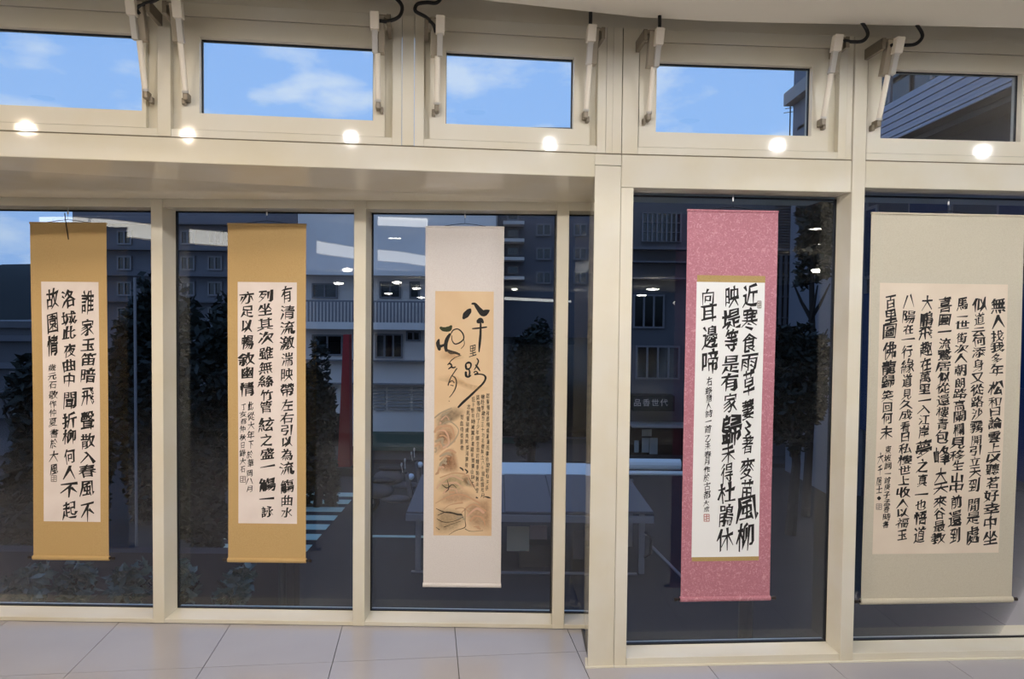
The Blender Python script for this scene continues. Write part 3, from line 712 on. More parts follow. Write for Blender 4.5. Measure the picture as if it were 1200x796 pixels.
for cont, base, nn in (([(509, 504), (517, 495), (530, 494), (537, 503), (535, 514), (526, 522)], (509, 530), 7), ([(509, 546), (517, 532), (527, 524), (533, 530), (537, 548)], (512, 556), 8),
                       ([(509, 490), (519, 481), (533, 476), (545, 481)], (512, 500), 4), ([(509, 572), (515, 559), (530, 553), (546, 556), (554, 570)], (528, 580), 5),
                       ([(509, 590), (524, 580), (545, 578), (566, 590)], (540, 612), 4), ([(540, 600), (556, 590), (572, 596), (577, 612)], (560, 622), 5), ([(541, 560), (547, 556), (553, 562), (556, 572)], (547, 572), 3)):
    for k in range(nn):
        f = (k + .3) / nn; li = rs.choice((0, 0, 1, 2)); sub_ = cont[rs.randint(0, 1):len(cont) - rs.randint(0, 1)]
        S.stroke(layers[li], [(min(max(x + (base[0] - x) * f + rs.uniform(-2.2, 2.2), 509.5), 576.5), y + (base[1] - y) * f + rs.uniform(-2.2, 2.2), rs.uniform(.8, 3.2)) for x, y in sub_], d=.0016 + .00003 * li)
for li, mm in ((0, M_W1), (1, M_W2), (2, M_W3)): obj('landscape_strokes', layers[li], mm, t)['kind'] = 'stuff'
q = MB()
for st in ([(511, 596, .8), (520, 600, 1.4), (531, 602, .9), (541, 603, 2.2)], [(513, 604, .9), (524, 600, 1.2), (536, 603, 2.6), (542, 604, 1)], [(512, 608, .7), (520, 612, 1), (532, 611, .7), (543, 606, .8)],
           [(545, 596, .6), (545, 610, .9), (545, 618, 1.2), (534, 622, .7), (526, 627, .5)], [(511, 618, .6), (515, 621, 1.2)], [(520, 618, 1), (528, 615, .6), (540, 611, .6)], [(545, 620, 1), (552, 623, .6), (566, 622, .5)],
           [(518, 568, .8), (524, 572, 1.6), (530, 568, 1.2), (535, 572, .8)], [(524, 562, .5), (526, 572, 1.4), (522, 577, .8)], [(539, 548, 2), (542, 550, 2.4), (543, 552, 1)], [(545, 550, 1.6), (548, 553, 2.2), (546, 555, 1)],
           [(558, 583, 2.4), (560, 584, 1.4)], [(568, 582, 1), (572, 583, 2.6), (575, 584, 1)], 
           [(550, 560, .6), (554, 568, .9), (558, 575, .5)]):
    S.stroke(q, [(a, b, c * .8) for a, b, c in st], d=.0018)
obj('ink_lines', q, M_INK2, t)['kind'] = 'stuff'
def z5(pts, w=1): return [(500 + a / 5.31, 335 + b / 5.31, c / 5.31 * w) for a, b, c in pts]
q = MB()
for st in ([(272, 146, 14), (262, 160, 30), (245, 180, 34), (228, 204, 14)], [(281, 112, 10), (300, 114, 16), (322, 142, 26), (350, 172, 34), (370, 164, 30), (390, 153, 8)],
           [(318, 226, 22), (336, 214, 26), (352, 230, 10)], [(284, 267, 6), (320, 264, 10), (374, 257, 8)], [(336, 232, 10), (335, 300, 13), (330, 360, 14), (326, 412, 6)],
           [(244, 486, 8), (262, 478, 12), (276, 488, 10), (270, 512, 8), (250, 518, 12), (244, 500, 12), (244, 486, 8)], [(262, 518, 8), (268, 540, 10), (262, 566, 8)], [(244, 536, 12), (246, 560, 14), (262, 568, 8), (276, 556, 6)],
           [(312, 452, 6), (322, 468, 8), (312, 496, 8), (296, 524, 4)], [(304, 492, 6), (320, 512, 10), (332, 530, 5)], [(294, 540, 8), (306, 532, 6), (318, 544, 8), (298, 552, 8), (330, 550, 8), (356, 556, 9), (367, 574, 11), (352, 606, 11), (318, 640, 12), (270, 686, 13), (228, 724, 14), (196, 757, 10)],
           [(146, 300, 14), (128, 330, 20), (118, 370, 22), (122, 408, 14)], [(76, 334, 10), (70, 360, 22), (80, 398, 18)], [(82, 378, 18), (100, 372, 14), (116, 362, 8)], [(124, 398, 10), (150, 414, 22), (180, 418, 14), (205, 428, 12)],
           [(150, 300, 5), (166, 276, 7), (196, 270, 7), (224, 296, 8), (230, 330, 7), (206, 354, 8), (176, 362, 7), (158, 340, 5), (156, 310, 4)], [(231, 334, 3), (234, 366, 4), (214, 392, 3)],
           [(214, 434, 4), (186, 442, 4), (156, 462, 5), (138, 484, 4)], [(130, 492, 5), (144, 484, 10), (156, 500, 8), (136, 518, 6)], [(152, 506, 8), (168, 510, 9), (180, 504, 6)], [(188, 514, 7), (172, 538, 6), (150, 572, 6), (136, 610, 7), (134, 622, 4)],
           [(158, 560, 5), (178, 574, 8), (186, 604, 8), (178, 640, 7), (160, 672, 5), (142, 694, 4)], [(142, 602, 7), (158, 590, 5), (172, 604, 6)], [(148, 618, 4), (166, 622, 6)], [(138, 716, 4), (142, 720, 3)]):
    S.stroke(q, z5(st, 1.12))
obj('calligraphy', q, M_INK, t)
q = MB(); S.char(q, '里', 554, 411, 8, 14, heft=.0, wob=.03)
ys = lambda a, b, n: [a + (b - a) * i / (n - 1) for i in range(n)]
for x0, x1, y0, y1, tx in ((572, 571, 464, 572, '怒髮衝冠憑欄處瀟瀟雨歇抬望眼仰天長'), (566, 565.5, 465, 581, '嘯壯懷激烈三十功名塵與土八千里路雲和月'), (560.5, 559.5, 466, 575, '莫等閒白了少年頭空悲切靖康恥猶未雪'), (554.5, 553.5, 468, 566, '臣子恨何時滅駕長車踏破賀蘭山缺壯'), (549, 546.5, 477, 545, '志飢餐胡虜肉笑談渴飲匈'), (541, 541, 489, 525, '奴血待從頭收')):
    S.column(q, tx, (x0, x1), ys(y0, y1, len(tx)), 4.0, heft=.0, wob=.015, shear=.03)
obj('inscription', q, M_INK2, t)['kind'] = 'stuff'
q = MB(); S.stroke(q, [(516, 384, 3), (520, 386, 5), (526, 385.5, 6), (529, 382, 2.5)]); obj('dark_green_dab', q, mat('green_black_ink', (42, 52, 22), rough=.7), t)
# --- pink scroll
S = Sheet(PR, BACK, 1.3)
t = scroll(S, (.341, .740, 1.955, .272), (.386, .687, 1.651, .453), M_PINK, M_PAPER2, 'pink brocade scroll with bold calligraphy on white paper', border=(.388, .688, 1.680, .435))
q = MB()
S.column(q, '近寒食雨', (879, 877.5), [347, 374, 402, 424], 18, heft=.012)
S.column(q, '草萋〻著麥苗', (877.5, 875.5), [449, 480, 502, 521, 549, 574], 15, heft=.008)
S.column(q, '風柳', (876, 873), [596, 629], 21, heft=.008)
S.column(q, '映堤等是有家', (857, 855.5), [348, 374, 399, 427, 448, 472], 17, heft=.008)
S.char(q, '歸', 857.5, 503, 24, 32, heft=.024)
S.column(q, '未得杜鵑休', (854, 849), [531, 554, 578, 604, 632], 18, heft=.010)
S.column(q, '向耳邊啼', (830, 832), [348, 367, 395, 424], 18, heft=.008)
obj('calligraphy', q, M_INK, t)
q = MB(); S.column(q, '右錄隱人詩一首乙未春月作於古都', (831, 828), [447, 458, 467, 476, 485, 494, 503, 514, 523, 533, 541, 551, 560, 570, 580], 7, heft=.0)
S.column(q, '大成', (828, 828), [590, 597], 6, heft=0)
obj('inscription', q, M_INK, t); seal(S, t, 828, 607, 6, 8, M_SEAL); seal(S, t, 889.5, 357, 4, 8, M_SEAL_G)
# --- wide cream scroll
S = Sheet(PR, BACK, 3.2)
t = scroll(S, (1.159, 1.862, 1.959, .247), (1.205, 1.793, 1.658, .456), M_BEIGE, M_PAPER3, 'wide cream scroll with seven crowded calligraphy columns at the far right', knobs=(1, 1), roll=.014)
q = MB()
A = [358, 377, 394, 407, 421, 434, 455, 471, 482, 496, 512, 525, 537, 550, 566, 581, 597, 613, 631]
S.column(q, '無人找我多年松和日論雲上以聽茗好幸中坐', (1169.5, 1161), A, 16, heft=.012, wob=.05)
S.column(q, '似道云何添身又從路沙霧開引立天到閒是處', (1148, 1140), [357, 374, 389, 400, 413, 428, 443, 457, 471, 485, 500, 516, 528, 541, 553, 569, 592, 607, 628], 14.5, heft=.006, wob=.05)
S.column(q, '馬一世街次人朝朗路高闌欄見移生山中前還到', (1128, 1119), [356, 371, 381, 396, 409, 420, 434, 449, 461, 475, 488, 504, 519, 534, 546, 560, 572, 588, 608, 628], 15, heft=.012, wob=.05)
S.column(q, '喜圓一流鷺居似從還樓青包峰大天來谷最教', (1108, 1100), [357, 375, 389, 403, 416, 429, 442, 455, 469, 483, 497, 512, 534, 557, 572, 588, 602, 617, 631], 15, heft=.010, wob=.05)
S.column(q, '大鵬飛趣在萬里一入江岸夢之真一也悟道', (1086, 1078), [355, 374, 390, 409, 427, 442, 456, 469, 480, 492, 506, 526, 546, 563, 579, 592, 607, 627], 15.5, heft=.010, wob=.05)
S.column(q, '八陽在一行緣道見久成看日私樓世上收人以福玉', (1065, 1057), [353, 371, 386, 398, 412, 429, 446, 462, 474, 486, 500, 512, 526, 539, 551, 563, 577, 590, 601, 613, 627], 14, heft=.008, wob=.05)
S.column(q, '百里圖佛龍歸笑回何未', (1044, 1037.5), [354, 371, 388, 411, 431, 447, 464, 477, 490, 507], 15, heft=.012, wob=.05)
obj('calligraphy', q, M_INK, t)
q = MB(); S.column(q, '東坡詞一首庚子孟春時書', (1040, 1038.5), [527, 537, 546, 555, 563, 571, 580, 589, 597, 606, 615], 7.5, heft=.006)
S.column(q, '大千居士', (1031.5, 1030), [537, 551, 564, 574], 6.5, heft=.002); S.stroke(q, [(1028.5, 584, 3), (1030, 584, 5), (1031.5, 584, 3)])
obj('inscription', q, M_INK, t); seal(S, t, 1030, 594, 6, 6.5, M_SEAL_G)
bpy.data.objects.remove(_to)
# ------------------------------------------------------------------ outdoors at dusk (street level 3.5 m below the gallery floor)
GZ = -3.5
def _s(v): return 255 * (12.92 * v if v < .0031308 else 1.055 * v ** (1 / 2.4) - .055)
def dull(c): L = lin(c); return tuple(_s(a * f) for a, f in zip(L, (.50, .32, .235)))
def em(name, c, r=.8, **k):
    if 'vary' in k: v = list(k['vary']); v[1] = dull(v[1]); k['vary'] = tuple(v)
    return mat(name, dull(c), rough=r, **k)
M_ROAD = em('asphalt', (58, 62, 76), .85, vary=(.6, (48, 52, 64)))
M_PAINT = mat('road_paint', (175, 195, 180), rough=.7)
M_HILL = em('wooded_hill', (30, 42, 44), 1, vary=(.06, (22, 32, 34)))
M_CONC = mat('dark_render', (94, 90, 92), rough=.8, vary=(.5, (84, 80, 82)))
M_LIGHTW = mat('pale_render', (232, 216, 204), rough=.8, vary=(.4, (214, 198, 188)))
M_TOWER = mat('blue_grey_render', (104, 100, 104), rough=.8, vary=(.4, (94, 90, 94)))
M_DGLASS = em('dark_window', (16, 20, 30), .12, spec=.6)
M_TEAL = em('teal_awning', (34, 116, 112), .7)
M_RED = mat('red_panel', (150, 20, 24), rough=.5)
M_SIGN = em('black_sign', (20, 20, 24), .6)
M_SHUT = mat('roller_shutter', (158, 146, 138), rough=.6)
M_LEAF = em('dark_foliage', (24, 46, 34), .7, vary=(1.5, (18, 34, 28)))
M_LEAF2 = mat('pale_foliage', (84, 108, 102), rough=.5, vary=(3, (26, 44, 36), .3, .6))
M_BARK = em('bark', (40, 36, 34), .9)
M_STEEL = mat('painted_steel', (120, 112, 112), rough=.5)
M_DARK = em('dark_metal', (30, 34, 46), .6)
M_WSTRIP = mat('white_fascia', (225, 222, 215), rough=.5)
q = MB(); q.box(-70, 60, 4.4, 260, GZ - .3, GZ); road = struct('street', q, M_ROAD, 'dark asphalt street below the windows')
q = MB(); q.box(-70, 60, 24.6, 28, GZ, GZ + .14); struct('pavement', q, em('paving', (70, 76, 90), .8), 'pavement in front of the shops')
# zebra crossing
for i in range(7):
    q = MB(); y = 15.4 + i * .78; q.box(-6.3, -4.25, y, y + .42, GZ, GZ + .012); obj('crossing_stripe', q, M_PAINT, road)
q = MB(); y = at_z(440, 630, GZ).y; q.box(-3.2, -1.75, y, y + .14, GZ, GZ + .012); obj('stop_line', q, M_PAINT, road)
# hill
hv = MB(); nx = 40
prof = []
for i in range(nx + 1):
    x = -140 + i * 6; zt = 13 + 7 * noise.noise(Vector((x * .02, 0, 1))) + .8 * noise.noise(Vector((x * .2, 0, 1))) + max(0, (x + 120) * .12) - max(0, (x + 60) * .22)
    prof.append((x, zt))
for j in range(5):
    for x, zt in prof: hv.v.append((x, 150 + j * 18, GZ + (zt - GZ + 1.5) * (math.sin(j / 4 * math.pi / 2))))
for j in range(4):
    for i in range(nx): a = j * (nx + 1) + i; hv.f.append((a, a + 1, a + nx + 2, a + nx + 1))
struct('hill', hv, M_HILL, 'dark wooded hill against the evening sky', smooth=True)

def W(px, Y): return at_y(px, 369, Y).x
def Z(px, py, Y): return at_y(px, py, Y).z
def pr(q, x0, y0, x1, y1, Y, d0=0, d1=.1):
    """box behind the pixel rectangle at depth Y, standing d1 proud of it"""
    a = at_y(x0, y0, Y); b = at_y(x1, y1, Y); return q.box(a.x, b.x, Y - d1, Y - d0, b.z, a.z)
def building(label, px0, px1, ytop, Y, depth, m, group=None):
    a = W(px0, Y); b = W(px1, Y); zt = Z((px0 + px1) / 2, ytop, Y)
    t = thing('building', label, 'building', ((a + b) / 2, Y + depth / 2, GZ), group)
    q = MB(); q.box(a, b, Y, Y + depth, GZ, zt); obj('wall', q, m, t)
    q = MB(); q.box(a, b, Y - .25, Y + depth, zt, zt + .3); obj('roof_parapet', q, m, t)
    return t
def pane(t, x0, y0, x1, y1, Y, bars=1, m=None):
    q = MB(); a = at_y(x0, y0, Y); b = at_y(x1, y1, Y); g = .06
    q.box(a.x, b.x, Y - .08, Y - .002, a.z - g, a.z); q.box(a.x, b.x, Y - .08, Y - .002, b.z, b.z + g)
    for i in range(bars + 2):
        x = a.x + (b.x - a.x - g) * i / (bars + 1); q.box(x, x + g, Y - .08, Y - .002, b.z + g, a.z - g)
    f = obj('window', q, M_STEEL, t)
    q = MB(); q.box(a.x + g, b.x - g, Y - .03, Y - .01, b.z + g, a.z - g); obj('pane', q, m or M_DGLASS, f)
def rail(t, x0, x1, ytop, ybot, Y, n, slab=True, proud=1.0):
    a = at_y(x0, ytop, Y); b = at_y(x1, ybot, Y)
    q = MB(); q.box(a.x, b.x, Y - proud, Y - .01, b.z - .25, b.z); obj('balcony_slab', q, M_LIGHTW, t)
    q = MB(); q.box(a.x, b.x, Y - proud, Y - proud + .06, a.z - .06, a.z)
    for i in range(n):
        x = a.x + (b.x - a.x - .05) * i / (n - 1); q.box(x, x + .05, Y - proud + .005, Y - proud + .05, b.z, a.z - .06)
    obj('balcony_rail', q, M_STEEL, t)

# low house at far left
YB1 = 34
t = building('low grey house with stepped roof bands under the hill, far left', -60, 62, 384, YB1, 8, M_CONC)
for y0, y1 in ((392, 400), (424, 432), (455, 460)):
    q = MB(); pr(q, -58, y0, 60, y1, YB1, 0, .35); obj('ledge', q, M_TOWER, t)
for x in (-20, 12, 40): pane(t, x, 435, x + 16, 452, YB1, 1)
# building behind the left trees
YB2 = 30
t = building('dark blue-grey apartment block behind the left trees', 86, 348, 205, YB2, 9, M_TOWER, 'apartment blocks across the street')
for y in (262, 292, 322, 352): 
    q = MB(); pr(q, 88, y, 346, y + 4, YB2, 0, .5); obj('ledge', q, M_CONC, t)
for y in (270, 300, 330, 360):
    for x in (104, 138, 212, 244, 330): pane(t, x, y, x + 17, y + 17, YB2, 1)
# white balcony building
YB3 = 27
t = building('pale balcony building with a shop under a teal awning', 349, 580, 222, YB3, 9, M_LIGHTW, 'apartment blocks across the street')
q = MB(); pr(q, 350, 318, 580, 326, YB3, 0, 1.0); obj('balcony_slab', q, M_LIGHTW, t)
rail(t, 350, 580, 352, 379, YB3, 60)
pane(t, 366, 392, 402, 417, YB3, 1); pane(t, 440, 391, 472, 420, YB3, 2); pane(t, 476, 388, 493, 400, YB3, 1); pane(t, 506, 391, 560, 420, YB3, 3)
pane(t, 366, 332, 396, 350, YB3, 1); pane(t, 445, 330, 470, 350, YB3, 1); pane(t, 480, 330, 492, 350, YB3, 0)
for y0, y1, lb in ((421, 424, 0), (448, 451, 0)):
    q = MB(); pr(q, 350, y0, 580, y1, YB3, 0, .5); obj('ledge', q, M_STEEL, t)
for x0, x1 in ((438, 452), (455, 481), (484, 496), (510, 560)):
    q = MB()
    for i in range(7): pr(q, x0, 454 + i * 4, x1, 456.6 + i * 4, YB3, 0, .10 + .03 * (i % 2))
    obj('roller_shutter', q, M_SHUT, t)
q = MB(); a = at_y(436, 512, YB3); b = at_y(580, 522, YB3)
q.hexa([(a.x, YB3 - 1.3, b.z), (b.x, YB3 - 1.3, b.z), (b.x, YB3, b.z + .1), (a.x, YB3, b.z + .1), (a.x, YB3 - 1.3, b.z + .14), (b.x, YB3 - 1.3, b.z + .14), (b.x, YB3, a.z + .2), (a.x, YB3, a.z + .2)]); obj('awning', q, M_TEAL, t)
q = MB(); pr(q, 436, 524, 580, 592, YB3, 0, .05); obj('shop_front', q, M_DGLASS, t)
q = MB(); pr(q, 350, 484, 410, 560, YB3, 0, .05); obj('shop_front', q, M_DGLASS, t)
# tall tower with ledges
YB4 = 30
t = building('tall dark blue building with stacked balcony ledges behind the painting', 582.5, 712, 160, YB4, 9, M_TOWER, 'apartment blocks across the street')
for i, y in enumerate((262, 282, 303, 325)):
    q = MB(); pr(q, 590, y, 614, y + 4, YB4, 0, .9); obj('balcony_slab', q, M_LIGHTW, t); pane(t, 594, y - 14, 608, y - 3, YB4, 0)
for y in (262, 290, 318):
    pane(t, 628, y, 646, y + 15, YB4, 1); pane(t, 672, y, 688, y + 15, YB4, 1)
q = MB(); pr(q, 589, 513, 628, 520, YB4, 0, 1.2); obj('awning', q, M_TEAL, t)
q = MB(); pr(q, 590, 395, 700, 512, YB4, 0, .05); obj('shop_front', q, M_DGLASS, t)
# sign shop
YB5 = 26
t = building('dark shop house with tiled wall, louvres and a black sign', 736, 960, 176, YB5, 3.5, M_CONC, 'apartment blocks across the street')
q = MB()
for i in range(9): pr(q, 752 + i * 5.6, 250, 753 + i * 5.6, 283, YB5, 0, .12)
for i in range(4): pr(q, 752, 250 + i * 11, 797.8, 251 + i * 11, YB5, 0, .13)
obj('window_grille', q, M_STEEL, t)
q = MB(); pr(q, 752, 250, 797.8, 284, YB5, 0, .04); obj('dark_opening', q, M_DGLASS, t)
for y0, y1 in ((291, 296), (307, 311), (326, 330)):
    q = MB(); pr(q, 737, y0, 955, y1, YB5, 0, .6); obj('ledge', q, M_TOWER, t)
for i in range(18):
    q = MB(); pr(q, 908, 234 + i * 3.2, 944, 235.6 + i * 3.2, YB5, 0, .14); obj('louvre_slat', q, M_TOWER, t)
q = MB()
for i in range(5): pr(q, 900 + i * 6, 300, 901.2 + i * 6, 400, YB5, 0, .65)
for i in range(5): pr(q, 900, 300 + i * 24, 925, 301.4 + i * 24, YB5, 0, .66)
obj('lattice', q, M_CONC, t)
pane(t, 742, 345, 778, 385, YB5, 2); pane(t, 745, 405, 796, 445, YB5, 3)
sg = MB(); pr(sg, 738, 461, 785, 479, YB5, 0, .75); so = obj('sign_board', sg, M_SIGN, t)
q = MB(); pr(q, 736, 494, 800, 497, YB5, 0, 1.0); obj('shelf_ledge', q, M_SHUT, t)
q = MB(); pr(q, 736, 499, 900, 592, YB5, 0, .05); obj('shop_front', q, M_DGLASS, t)
_cu = bpy.data.curves.new('glyph', 'FONT'); _cu.resolution_u = 1; _cu.fill_mode = 'FRONT'; _to = bpy.data.objects.new('glyph', _cu); COL.objects.link(_to)
q = MB()
for i, c in enumerate('品香世代'):
    vs, fs = glyph(c, -1); a = at_y(747 + i * 10.4, 472, YB5 - .76); b0 = len(q.v)
    q.v += [(a.x + (gx - .5) * .27, YB5 - .757, a.z + (gy - .38) * .27) for gx, gy in vs]; q.f += [tuple(b0 + i2 for i2 in f) for f in fs]
obj('sign_letters', q, M_LIGHTW, so); bpy.data.objects.remove(_to)
M_NOTE = mat('pale_paper_sheet', (170, 168, 160), rough=.8)
for x0, y0, x1, y1 in ((752, 503, 763, 511), (752, 513, 760, 530), (761, 513, 770, 532), (743, 516, 748, 530)):
    q = MB(); pr(q, x0, y0, x1, y1, YB5, .05, .08); obj('paper_notice', q, M_NOTE, t)
# near building on the right: its side wall runs towards us
XF = 9.0
t = thing('building', 'near corner building on the right with tiled balcony parapet', 'building', (XF + 4, 18, GZ))
def xs(px): return XF / (FW.y) and XF * FPX / (px - 600 - 9)      # depth where the wall plane x = XF shows at column px
q = MB(); q.box(XF + .9, XF + 9, 8, 22.4, GZ, 12); obj('wall', q, mat('far_render', (58, 56, 62), rough=.8), t)
q = MB()
for z0 in (5.75,): q.box(XF + .35, XF + .95, 8, 23.8, z0 - .12, z0)
obj('parapet_slab', q, M_CONC, t)
for i in range(11):                      # tile courses of the parapet
    q = MB(); z = 5.76 + i * .085; q.box(XF + (0 if i % 2 else .02), XF + .35, 8, 23.8, z, z + .07); obj('tile_course', q, mat('blue_tile', (160, 158, 168), rough=.5) if i == 0 else bpy.data.materials['blue_tile'], t)
q = MB(); q.box(XF + .05, XF + .35, 8, 23.0, 5.75, 6.70); obj('parapet', q, M_CONC, t)
q = MB(); q.box(XF, XF + .08, 8, 23.8, 7.45, 7.55)
for i in range(9): q.box(XF + .01, XF + .07, 9 + i * 1.8, 9.12 + i * 1.8, 6.70, 7.45)
obj('balcony_rail', q, M_STEEL, t)
q = MB(); q.box(XF + .3, XF + .34, 8, 23.7, 6.70, 8.6); obj('balcony_glazing', q, M_DGLASS, t)
M_PIL = mat('pillar_render', (120, 118, 124), rough=.8)
q = MB(); q.box(XF, XF + 1.6, 20.8, 24.2, GZ, 13); obj('end_pillar', q, M_PIL, t)
q = MB(); q.box(XF - .28, XF + .6, 18.5, 24.3, 8.35, 8.75); obj('cornice', q, M_SHUT, t)
for i in range(4):
    q = MB(); q.box(XF + .84, XF + .9, 10 + i * 3.4, 11.8 + i * 3.4, 2.6, 4.6); f = obj('window', q, M_STEEL, t)
    q = MB(); q.box(XF + .82, XF + .84, 10.1 + i * 3.4, 11.7 + i * 3.4, 2.7, 4.5); obj('pane', q, mat('blue_glass', (30, 48, 78), rough=.15), f)
for i in range(3):
    q = MB(); q.box(XF + .82, XF + .9, 8 + i * 5, 12.6 + i * 5, -1.6, 2.2); obj('glazed_panel', q, mat('deep_blue_glass', (34, 56, 96), rough=.2), t)
# antenna on the far roof
t = thing('roof_antenna', 'thin branching aerial standing left of the corner building', 'antenna', (9.0, 25.5, 7.0))
q = MB(); c = at_y(926, 136, 25.5); q.tube([(c.x, 25.5, 6.9), (c.x, 25.5, c.z + .45)], .022, 6); obj('mast', q, M_DARK, t)
q = MB()
for k in range(3): zz = c.z + .1 + k * .14; q.tube([(c.x - .22 + .05 * k, 25.5, zz), (c.x + .2 - .05 * k, 25.5, zz + .06)], .012, 5)
obj('rods', q, M_DARK, t)

# trees and shrubs
def tree(px, pyc, rx, ry, Y, label, m=None, n=2600, leaf=.16, name='street_tree', cat='tree', ground=GZ, seed=0, group='trees along the street'):
    c = at_y(px, pyc, Y); k = Y / FPX; R = random.Random(seed + int(px)); RX, RZ = rx * k, ry * k
    t = thing(name, label, cat, (c.x, Y, ground), group)
    q = MB(); q.tube([(c.x, Y, ground), (c.x + .1, Y, ground + (c.z - ground) * .5), (c.x - .05, Y, c.z + RZ * .3)], [.16 * RX ** .5, .12 * RX ** .5, .05], 8)
    for b in range(6):
        g = R.uniform(0, 6.28); z0 = ground + (c.z - ground) * R.uniform(.45, .95)
        q.tube([(c.x, Y, z0), (c.x + math.cos(g) * RX * .4, Y + math.sin(g) * RX * .35, z0 + RZ * .3), (c.x + math.cos(g) * RX * .8, Y + math.sin(g) * RX * .7, z0 + RZ * .7)], [.06, .04, .015], 5)
    obj('trunk', q, M_BARK, t)
    q = MB()
    lobes = [(R.uniform(-.6, .6), R.uniform(-.6, .6), R.uniform(-.8, .8), R.uniform(.28, .5)) for _ in range(16)]
    for i in range(n):
        a, b, d_, r = lobes[i % 16]; g = R.gauss(0, 1), R.gauss(0, 1), R.gauss(0, 1); L = math.sqrt(g[0] ** 2 + g[1] ** 2 + g[2] ** 2) or 1; rr = r * R.uniform(.55, 1.05)
        p = Vector((c.x + (a + g[0] / L * rr) * RX, Y + (b + g[1] / L * rr) * RX * .8, c.z + (d_ + g[2] / L * rr) * RZ))
        if p.z < ground + .05: continue
        u = Vector((R.uniform(-1, 1), R.uniform(-1, 1), R.uniform(-.6, .6))).normalized(); v = u.cross(Vector((R.uniform(-1, 1), R.uniform(-1, 1), R.uniform(-1, 1)))).normalized()
        s1 = leaf * R.uniform(.6, 1.2); q.add([p - u * s1, p + v * s1 * .45, p + u * s1, p - v * s1 * .45], [(0, 1, 2, 3)])
    o = obj('crown', q, m or M_LEAF, t); o['kind'] = 'stuff'
    return t
tree(60, 520, 76, 150, 13.2, 'dark bushy tree behind the leftmost tan scroll', seed=1, n=8500, leaf=.13)
tree(160, 490, 52, 150, 17.5, 'dark tree seen just left of the first mullion', seed=2, n=8500, leaf=.13)
tree(250, 500, 66, 150, 14.2, 'dark tree seen through the window left of the second tan scroll', seed=3, n=8500, leaf=.13)
tree(372, 505, 26, 95, 19, 'narrow dark tree right of the second tan scroll', seed=4, n=5000, leaf=.12)
tree(620, 455, 34, 75, 20, 'dark tree right of the painting scroll', seed=5, n=5000, leaf=.12)
tree(952, 270, 26, 60, 18.6, 'high tree crown at the right of the pink scroll', seed=6, n=2600, leaf=.13)
tree(930, 460, 38, 70, 17, 'broad dark tree right of the pink scroll', seed=7, n=5000, leaf=.12)
# retaining wall and pale shrubs below the left windows
YWL = 11.5
q = MB(); a = at_y(60, 647, YWL); b = at_y(300, 660, YWL); q.box(a.x - 2, b.x + .6, YWL, YWL + .3, GZ, a.z); ww = obj('low_wall', q, em('low_wall_render', (70, 70, 90), .8)); tag(ww, 'low dark wall behind the pale shrubs at the left', 'wall')
for i, px in enumerate((30, 92, 150, 212, 275)):
    tree(px, 686, 26, 26, 9.6, ['pale leafy shrub below the leftmost scroll', 'pale leafy shrub at the right edge of the leftmost scroll', 'pale bluish shrub just left of the first mullion', 'pale bluish shrub just right of the first mullion', 'pale shrub below the left edge of the second scroll'][i], m=M_LEAF2, n=260, leaf=.10, name='shrub', cat='shrub', seed=20 + i, group='shrubs below the windows')
# posts close to the facade
for px, y0, Y, lb in ((331, 640, 8.0, 'dark post seen under the second tan scroll'), (875, 660, 8.0, 'dark post seen under the pink scroll')):
    a = at_y(px, y0, Y); w_ = 9 * Y / FPX if px < 600 else 17 * Y / FPX
    q = MB(); q.tube([(a.x, Y, GZ), (a.x, Y, a.z + .3)], w_ / 2, 10); tag(obj('post', q, M_DARK), lb, 'post')
q = MB(); a = at_y(158, 325, 12); q.tube([(a.x, 12, GZ), (a.x, 12, a.z)], .022, 6); tag(obj('lamp_post', q, M_STEEL), 'thin pale pole in front of the dark tree left of the first mullion', 'pole')
# red pillar
a = at_y(401, 392, 23); b = at_y(412, 520, 23)
t = thing('red_pillar_sign', 'tall red pillar sign right of the second tan scroll', 'sign', ((a.x + b.x) / 2, 23, GZ))
q = MB(); q.hexa([(a.x - .1, 22.8, GZ), (b.x, 22.8, GZ), (b.x, 23.2, GZ), (a.x - .1, 23.2, GZ), (a.x + .08, 22.8, a.z), (b.x - .05, 22.8, a.z), (b.x - .05, 23.2, a.z), (a.x + .08, 23.2, a.z)]); obj('panel', q, M_RED, t)
q = MB(); q.box(a.x - .25, b.x + .15, 22.6, 23.4, GZ, GZ + .25); obj('foot', q, M_DARK, t)

# street stall with a sheet metal roof
YS = 14.2
t = thing('market_stall', 'street stall under a dark sloping metal roof with a white ridge band', 'stall', (at_y(620, 600, YS).x, YS + 1, GZ))
e0 = at_y(476, 600, YS); e1 = at_y(766, 599, YS); Yb = YS + 1.9
r0 = at_y(494, 556, Yb); r1 = at_y(735, 556, Yb)
npan = 5
for i in range(npan):
    f0, f1 = i / npan, (i + 1) / npan
    A_, B_ = e0.lerp(e1, f0), e0.lerp(e1, f1); C_, D_ = r0.lerp(r1, f0), r0.lerp(r1, f1)
    q = MB(); g = .008
    q.hexa([(A_.x + g, YS, A_.z - .03), (B_.x - g, YS, A_.z - .03), (D_.x - g, Yb, C_.z - .03), (C_.x + g, Yb, C_.z - .03), (A_.x + g, YS, A_.z), (B_.x - g, YS, A_.z), (D_.x - g, Yb, C_.z), (C_.x + g, Yb, C_.z)])
    obj('roof_panel', q, mat('dark_roof_sheet', (92, 84, 84), rough=.5) if i == 0 else bpy.data.materials['dark_roof_sheet'], t)
q = MB(); q.box(e0.x, e1.x, YS - .06, YS + .02, e0.z - .16, e0.z - .035); obj('eave_beam', q, M_STEEL, t)
a = at_y(500, 541, Yb + .3); b = at_y(729, 556.5, Yb); q = MB()
